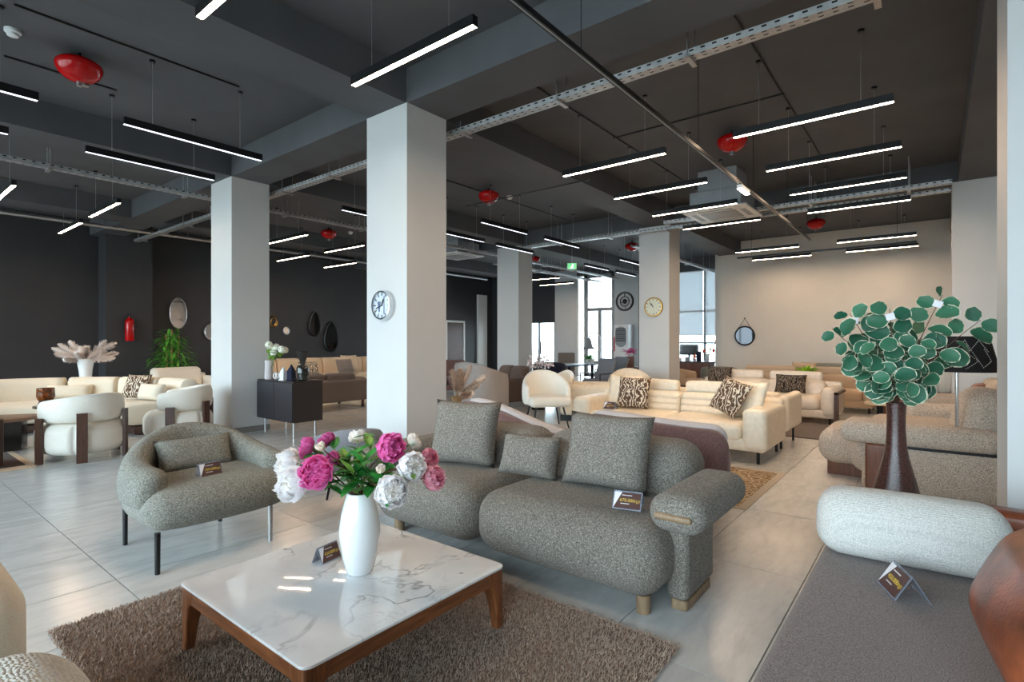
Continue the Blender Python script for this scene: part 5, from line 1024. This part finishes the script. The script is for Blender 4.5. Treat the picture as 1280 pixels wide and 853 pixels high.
hang(bar_mesh(1.32, True), [
    ('warm white linear pendant light above the marble coffee table bay', 'warm pendants over the coffee table', lit_y[:2]),
    ('warm white linear pendant light beside the long beam above the cream sofas', 'warm pendants beside the long beam', [p for p in lit_y[2:] if p[0] < 11 and p[1] > 2]),
    ('warm white linear pendant light above the aisle next to the beige tweed sofa', 'warm pendants over the tweed sofa aisle', [p for p in lit_y[2:] if p[0] < 11 and p[1] < 2]),
    ('warm white linear pendant light hung close before the beige wall', 'warm pendants before the beige wall', [p for p in lit_y[2:] if p[0] > 11])], PI / 2)
hang(bar_mesh(1.45, True), [
    ('warm white linear pendant light over the curved cream sofa', 'warm pendants over the curved sofa', lit_y2[:3]),
    ('warm white linear pendant light over the beige sectional by the black wall', 'warm pendants over the beige sectional', lit_y2[3:7]),
    ('warm white linear pendant light near the glass entrance door', 'warm pendants near the glass door', lit_y2[7:])], PI / 2)
hang(bar_mesh(1.32, False), [
    ('black linear pendant light with a dim pale strip over the grey tweed armchair', 'dim pendants over the armchair', [p for p in cool_x if p[0] < 4]),
    ('black linear pendant light with a dim pale strip behind the chrome clock column', 'dim pendants behind the clock column', [p for p in cool_x if 4 < p[0] < 11]),
    ('black linear pendant light with a dim pale strip near the tall windows', 'dim pendants near the windows', [p for p in cool_x if p[0] > 11])], 0.0)

def dome(u, v, lab):
    x, y, z = G(u, v, 3.96)
    t = thing('fire_dome', lab, 'fire extinguisher', (x, y, 3.96))
    part('body', lathe([(0.001, -0.135), (0.06, -0.13), (0.11, -0.108), (0.155, -0.07), (0.18, -0.025), (0.188, 0.01), (0.18, 0.035), (0.14, 0.065), (0.09, 0.085), (0.03, 0.092), (0.001, 0.093)], 32, False), 'red', t)
    part('nozzle', J(cyl(0.022, 0.05, 14, (0.0, 0, -0.175)), cyl(0.03, 0.012, 14, (0.05, 0.02, -0.15)), T(cyl(0.012, 0.06, 10), (0.02, 0.01, -0.14), (0.5, 0.8, 0))), 'steel', t)
    part('hanger', cyl(0.02, 0.06, 12, (0, 0, 0.085)), 'black', t)
for u, v, l in ((99, 85, 'red dome fire extinguisher on the ceiling between the dim pendants'), (915, 177, 'red dome fire extinguisher by the end of a warm pendant'), (611, 245, 'red dome fire extinguisher beside a white smoke detector over the open aisle'), (1020, 279, 'red dome fire extinguisher in front of the beige wall'), (411, 292, 'red dome fire extinguisher near the round wall mirrors'), (790, 308, 'red dome fire extinguisher beside the column with the pale dial clock'), (668, 324, 'red dome fire extinguisher beyond the farthest white column')):
    dome(u, v, l)
def detector(u, v, lab):
    x, y, z = G(u, v, 4.06); t = thing('smoke_detector', lab, 'smoke detector', (x, y, 4.06))
    part('base', lathe([(0.06, 0.04), (0.06, 0.015), (0.05, 0.008)], 24, True), 'plastic', t); part('sensor', lathe([(0.045, 0.008), (0.04, -0.015), (0.025, -0.022), (0.001, -0.023)], 24, False), 'plastic', t)
for u, v, l in ((16, 43, 'white smoke detector close to the red dome and dim pendants'), (637, 248, 'white smoke detector over the open aisle'), (438, 292, 'white smoke detector near the round wall mirrors')): detector(u, v, l)

# ---- cable trays (U-channels) with hangers
def ceil_at(x, y): return (ZB if any(a - 0.15 < x < b + 0.15 for a, b in ((3.56, 4.10), (10.60, 11.18))) or any(a - 0.15 < y < b + 0.15 for a, b in ((-0.93, -0.28), (4.17, 4.75), (8.0, 8.6), (12.25, 12.85))) else ZC)
def tray(x0, y0, x1, y1, z, lab, step=1.1, w=0.105, first=0.5):
    L = math.hypot(x1 - x0, y1 - y0); t = thing('cable_tray', lab, 'cable tray', (x0, y0, z), math.atan2(y1 - y0, x1 - x0))
    part('channel', J(span(0, L, -w / 2, w / 2, 0, 0.003), span(0, L, -w / 2, -w / 2 + 0.003, 0.003, 0.055), span(0, L, w / 2 - 0.003, w / 2, 0.003, 0.055)), 'tray', t, smooth=False)
    s = first
    while s < L:
        part('bracket', J(span(s - 0.02, s + 0.02, -w / 2 - 0.05, w / 2 + 0.05, -0.028, -0.001)), 'steel', t, smooth=False)
        for q in (-1, 1): part('rod', cyl(0.005, ceil_at(x0 + (x1 - x0) * s / L, y0 + (y1 - y0) * s / L) - z + 0.024, 6, (s, q * (w / 2 + 0.03), -0.028)), 'steel', t)
        s += step
    return t
tray(4.30, -0.2, 4.30, 14.8, 3.645, 'galvanised cable tray running beside the beam over the chrome clock column', 1.25)
tray(-3.6, 8.95, 17.4, 8.95, 3.575, 'galvanised cable tray running beside the beam over the dark sideboard', 1.6)
tray(9.95, -0.2, 9.95, 4.1, 3.62, 'galvanised cable tray in front of the beige wall nearer the warm pendants', 1.3)
tray(10.38, -0.2, 10.38, 8.0, 3.60, 'galvanised cable tray close to the beam before the beige wall', 1.3)
tray(11.4, 9.6, 17.4, 9.6, 3.5, 'galvanised cable tray leading to the skeleton clock window', 1.5, 0.2)
tray(11.3, 5.4, 17.4, 5.4, 3.52, 'galvanised cable tray leading to the tall blind window', 1.5, 0.12)
def pipe(name, pts, r, mat, lab, cat='pipe'): return solid(name, tube(pts, r, 10), mat, lab, cat)
a_ = AY(0, 264, 13.4); b_ = AY(455, 322, 13.4)
pp = thing('ceiling_pipe', 'grey conduit pipe hung in front of the black wall', 'pipe', (0, 0, 0)); part('tube', tube([(-3.9, 13.4, 3.72), (15.4, 13.4, 3.72)], 0.04, 12), 'steel', pp)
for x in np.arange(-3, 15, 1.6): part('rod', cyl(0.005, 0.36, 6, (x, 13.4, 3.75)), 'steel', pp)
# ---- ceiling cables
for pts, lab in (([(0.9, 5.87, 4.09), (2.69, 5.87, 4.09)], 'thin black cable on the ceiling by the dim pendants'), ([(1.0, 7.0, 4.09), (1.9, 7.0, 4.09)], 'thin black cable on the ceiling beside the red dome'),
                 ([(4.2, 3.36, 4.09), (9.9, 3.36, 4.09)], 'thin black cable linking warm pendants beside the long beam'), ([(4.2, 1.32, 4.09), (9.9, 1.32, 4.09)], 'thin black cable linking warm pendants above the track rail'),
                 ([(4.8, 6.5, 4.09), (10.4, 6.5, 4.09)], 'thin black cable over the open aisle'), ([(6.5, 1.3, 4.09), (6.5, 3.4, 4.09)], 'short thin black cable crossing between two pendant rows'), ([(6.9, 4.0, 3.74), (6.9, 6.5, 3.74)], 'thin black cable crossing under the long beam')):
    solid('ceiling_cable', tube(pts, 0.009, 6), 'black', lab, 'cable')
# ---- track rail with spotlight
tr = thing('track_rail', 'black lighting track hung along the showroom', 'light track', (0, 1.8, 3.2))
part('rail', J(span(0.8, 11.1, -0.018, 0.018, 0, 0.035)), 'black', tr, smooth=False)
part('slot', J(span(0.82, 11.08, -0.006, 0.006, -0.0012, -0.0002)), 'plasticgrey', tr, smooth=False)
for x in (1.5, 3.0, 5.2, 7.2, 9.2, 10.85): part('wire', cyl(0.003, ZC - 3.235, 6, (x, 0, 0.035)), 'black', tr)
sx = G(928, 238, 3.17)[0]
sp = thing('spotlight', 'lit rectangular spotlight clipped to the black lighting track', 'spotlight', (sx, 1.8, 3.2))
part('body', span(-0.17, 0.17, -0.03, 0.03, -0.045, -0.002), 'plastic', sp, smooth=False); part('lens', span(-0.165, 0.165, -0.026, 0.026, -0.05, -0.0455), 'spot_on', sp, smooth=False)
p0, p1 = G(922, 324, 3.2), G(1146, 303, 3.2); xm = (p0[0] + p1[0]) / 2
t2 = thing('track_rail', 'short black lighting track hung before the beige wall', 'light track', (xm, p1[1], 3.2), PI / 2)
part('rail', span(0, p0[1] - p1[1], -0.018, 0.018, 0, 0.035), 'black', t2, smooth=False)
for s in (0.3, (p0[1] - p1[1]) - 0.3): part('wire', cyl(0.003, ZC - 3.235, 6, (s, 0, 0.035)), 'black', t2)
# ---- ceiling air conditioners
def cassette(x, y, z, lab):
    t = thing('ceiling_air_conditioner', lab, 'air conditioner', (x, y, z))
    part('body', rspan(-0.4, 0.4, -0.4, 0.4, 0.03, 0.34, 0.02), 'plasticgrey', t); part('duct', span(-0.3, 0.3, -0.3, 0.3, 0.34, ZC - z), 'plasticgrey', t, smooth=False)
    pn = part('panel', slab(rrect(-0.5, 0.5, -0.5, 0.5, 0.03), 0.0, 0.035, 0.012), 'plastic', t)
    part('grille', slab(rrect(-0.27, 0.27, -0.27, 0.27, 0.03), -0.008, 0.002, 0.003), 'plasticgrey', pn)
    for k in range(4): part('louvre', T(span(-0.26, 0.26, 0.34, 0.42, -0.004, 0.001), rot=(0, 0, k * PI / 2)), 'plasticgrey', pn, smooth=False)
x, y, z = G(903, 269, 3.42); cassette(x, y, 3.42, 'white ceiling cassette air conditioner above the warm pendants')
x, y, z = G(572, 321, 3.55); cassette(x, y, 3.55, 'white ceiling cassette air conditioner beside the far white panel')
# ---- exit sign
x, y, z = G(715, 333, 3.3); es = thing('exit_sign', 'small green running-figure exit sign hung from the ceiling', 'sign', (x, y, 3.3), face_dir(-x, -y) + PI / 2)
part('body', box(0.24, 0.03, 0.16), 'plastic', es, smooth=False); part('lit_face', box(0.23, 0.004, 0.15, (0, -0.0172, 0)), glow('exit_green', (10, 150, 60), 0.5), es, smooth=False)
part('running_figure', J(T(cyl(0.012, 0.003, 12), (0.02, -0.02, 0.045), (PI / 2, 0, 0)), T(box(0.022, 0.003, 0.06), (0.005, -0.0215, 0.005), (0, 0.35, 0)), T(box(0.015, 0.003, 0.055), (0.02, -0.0215, -0.035), (0, -0.6, 0)), T(box(0.015, 0.003, 0.055), (-0.022, -0.0215, -0.035), (0, 0.8, 0)), T(box(0.012, 0.003, 0.045), (0.032, -0.0215, 0.012), (0, -1.1, 0))), glow('exit_white', (240, 255, 245), 0.5), es, smooth=False)
part('hanger', cyl(0.004, ZC - 3.38, 6, (0, 0, 0.08)), 'steel', es)
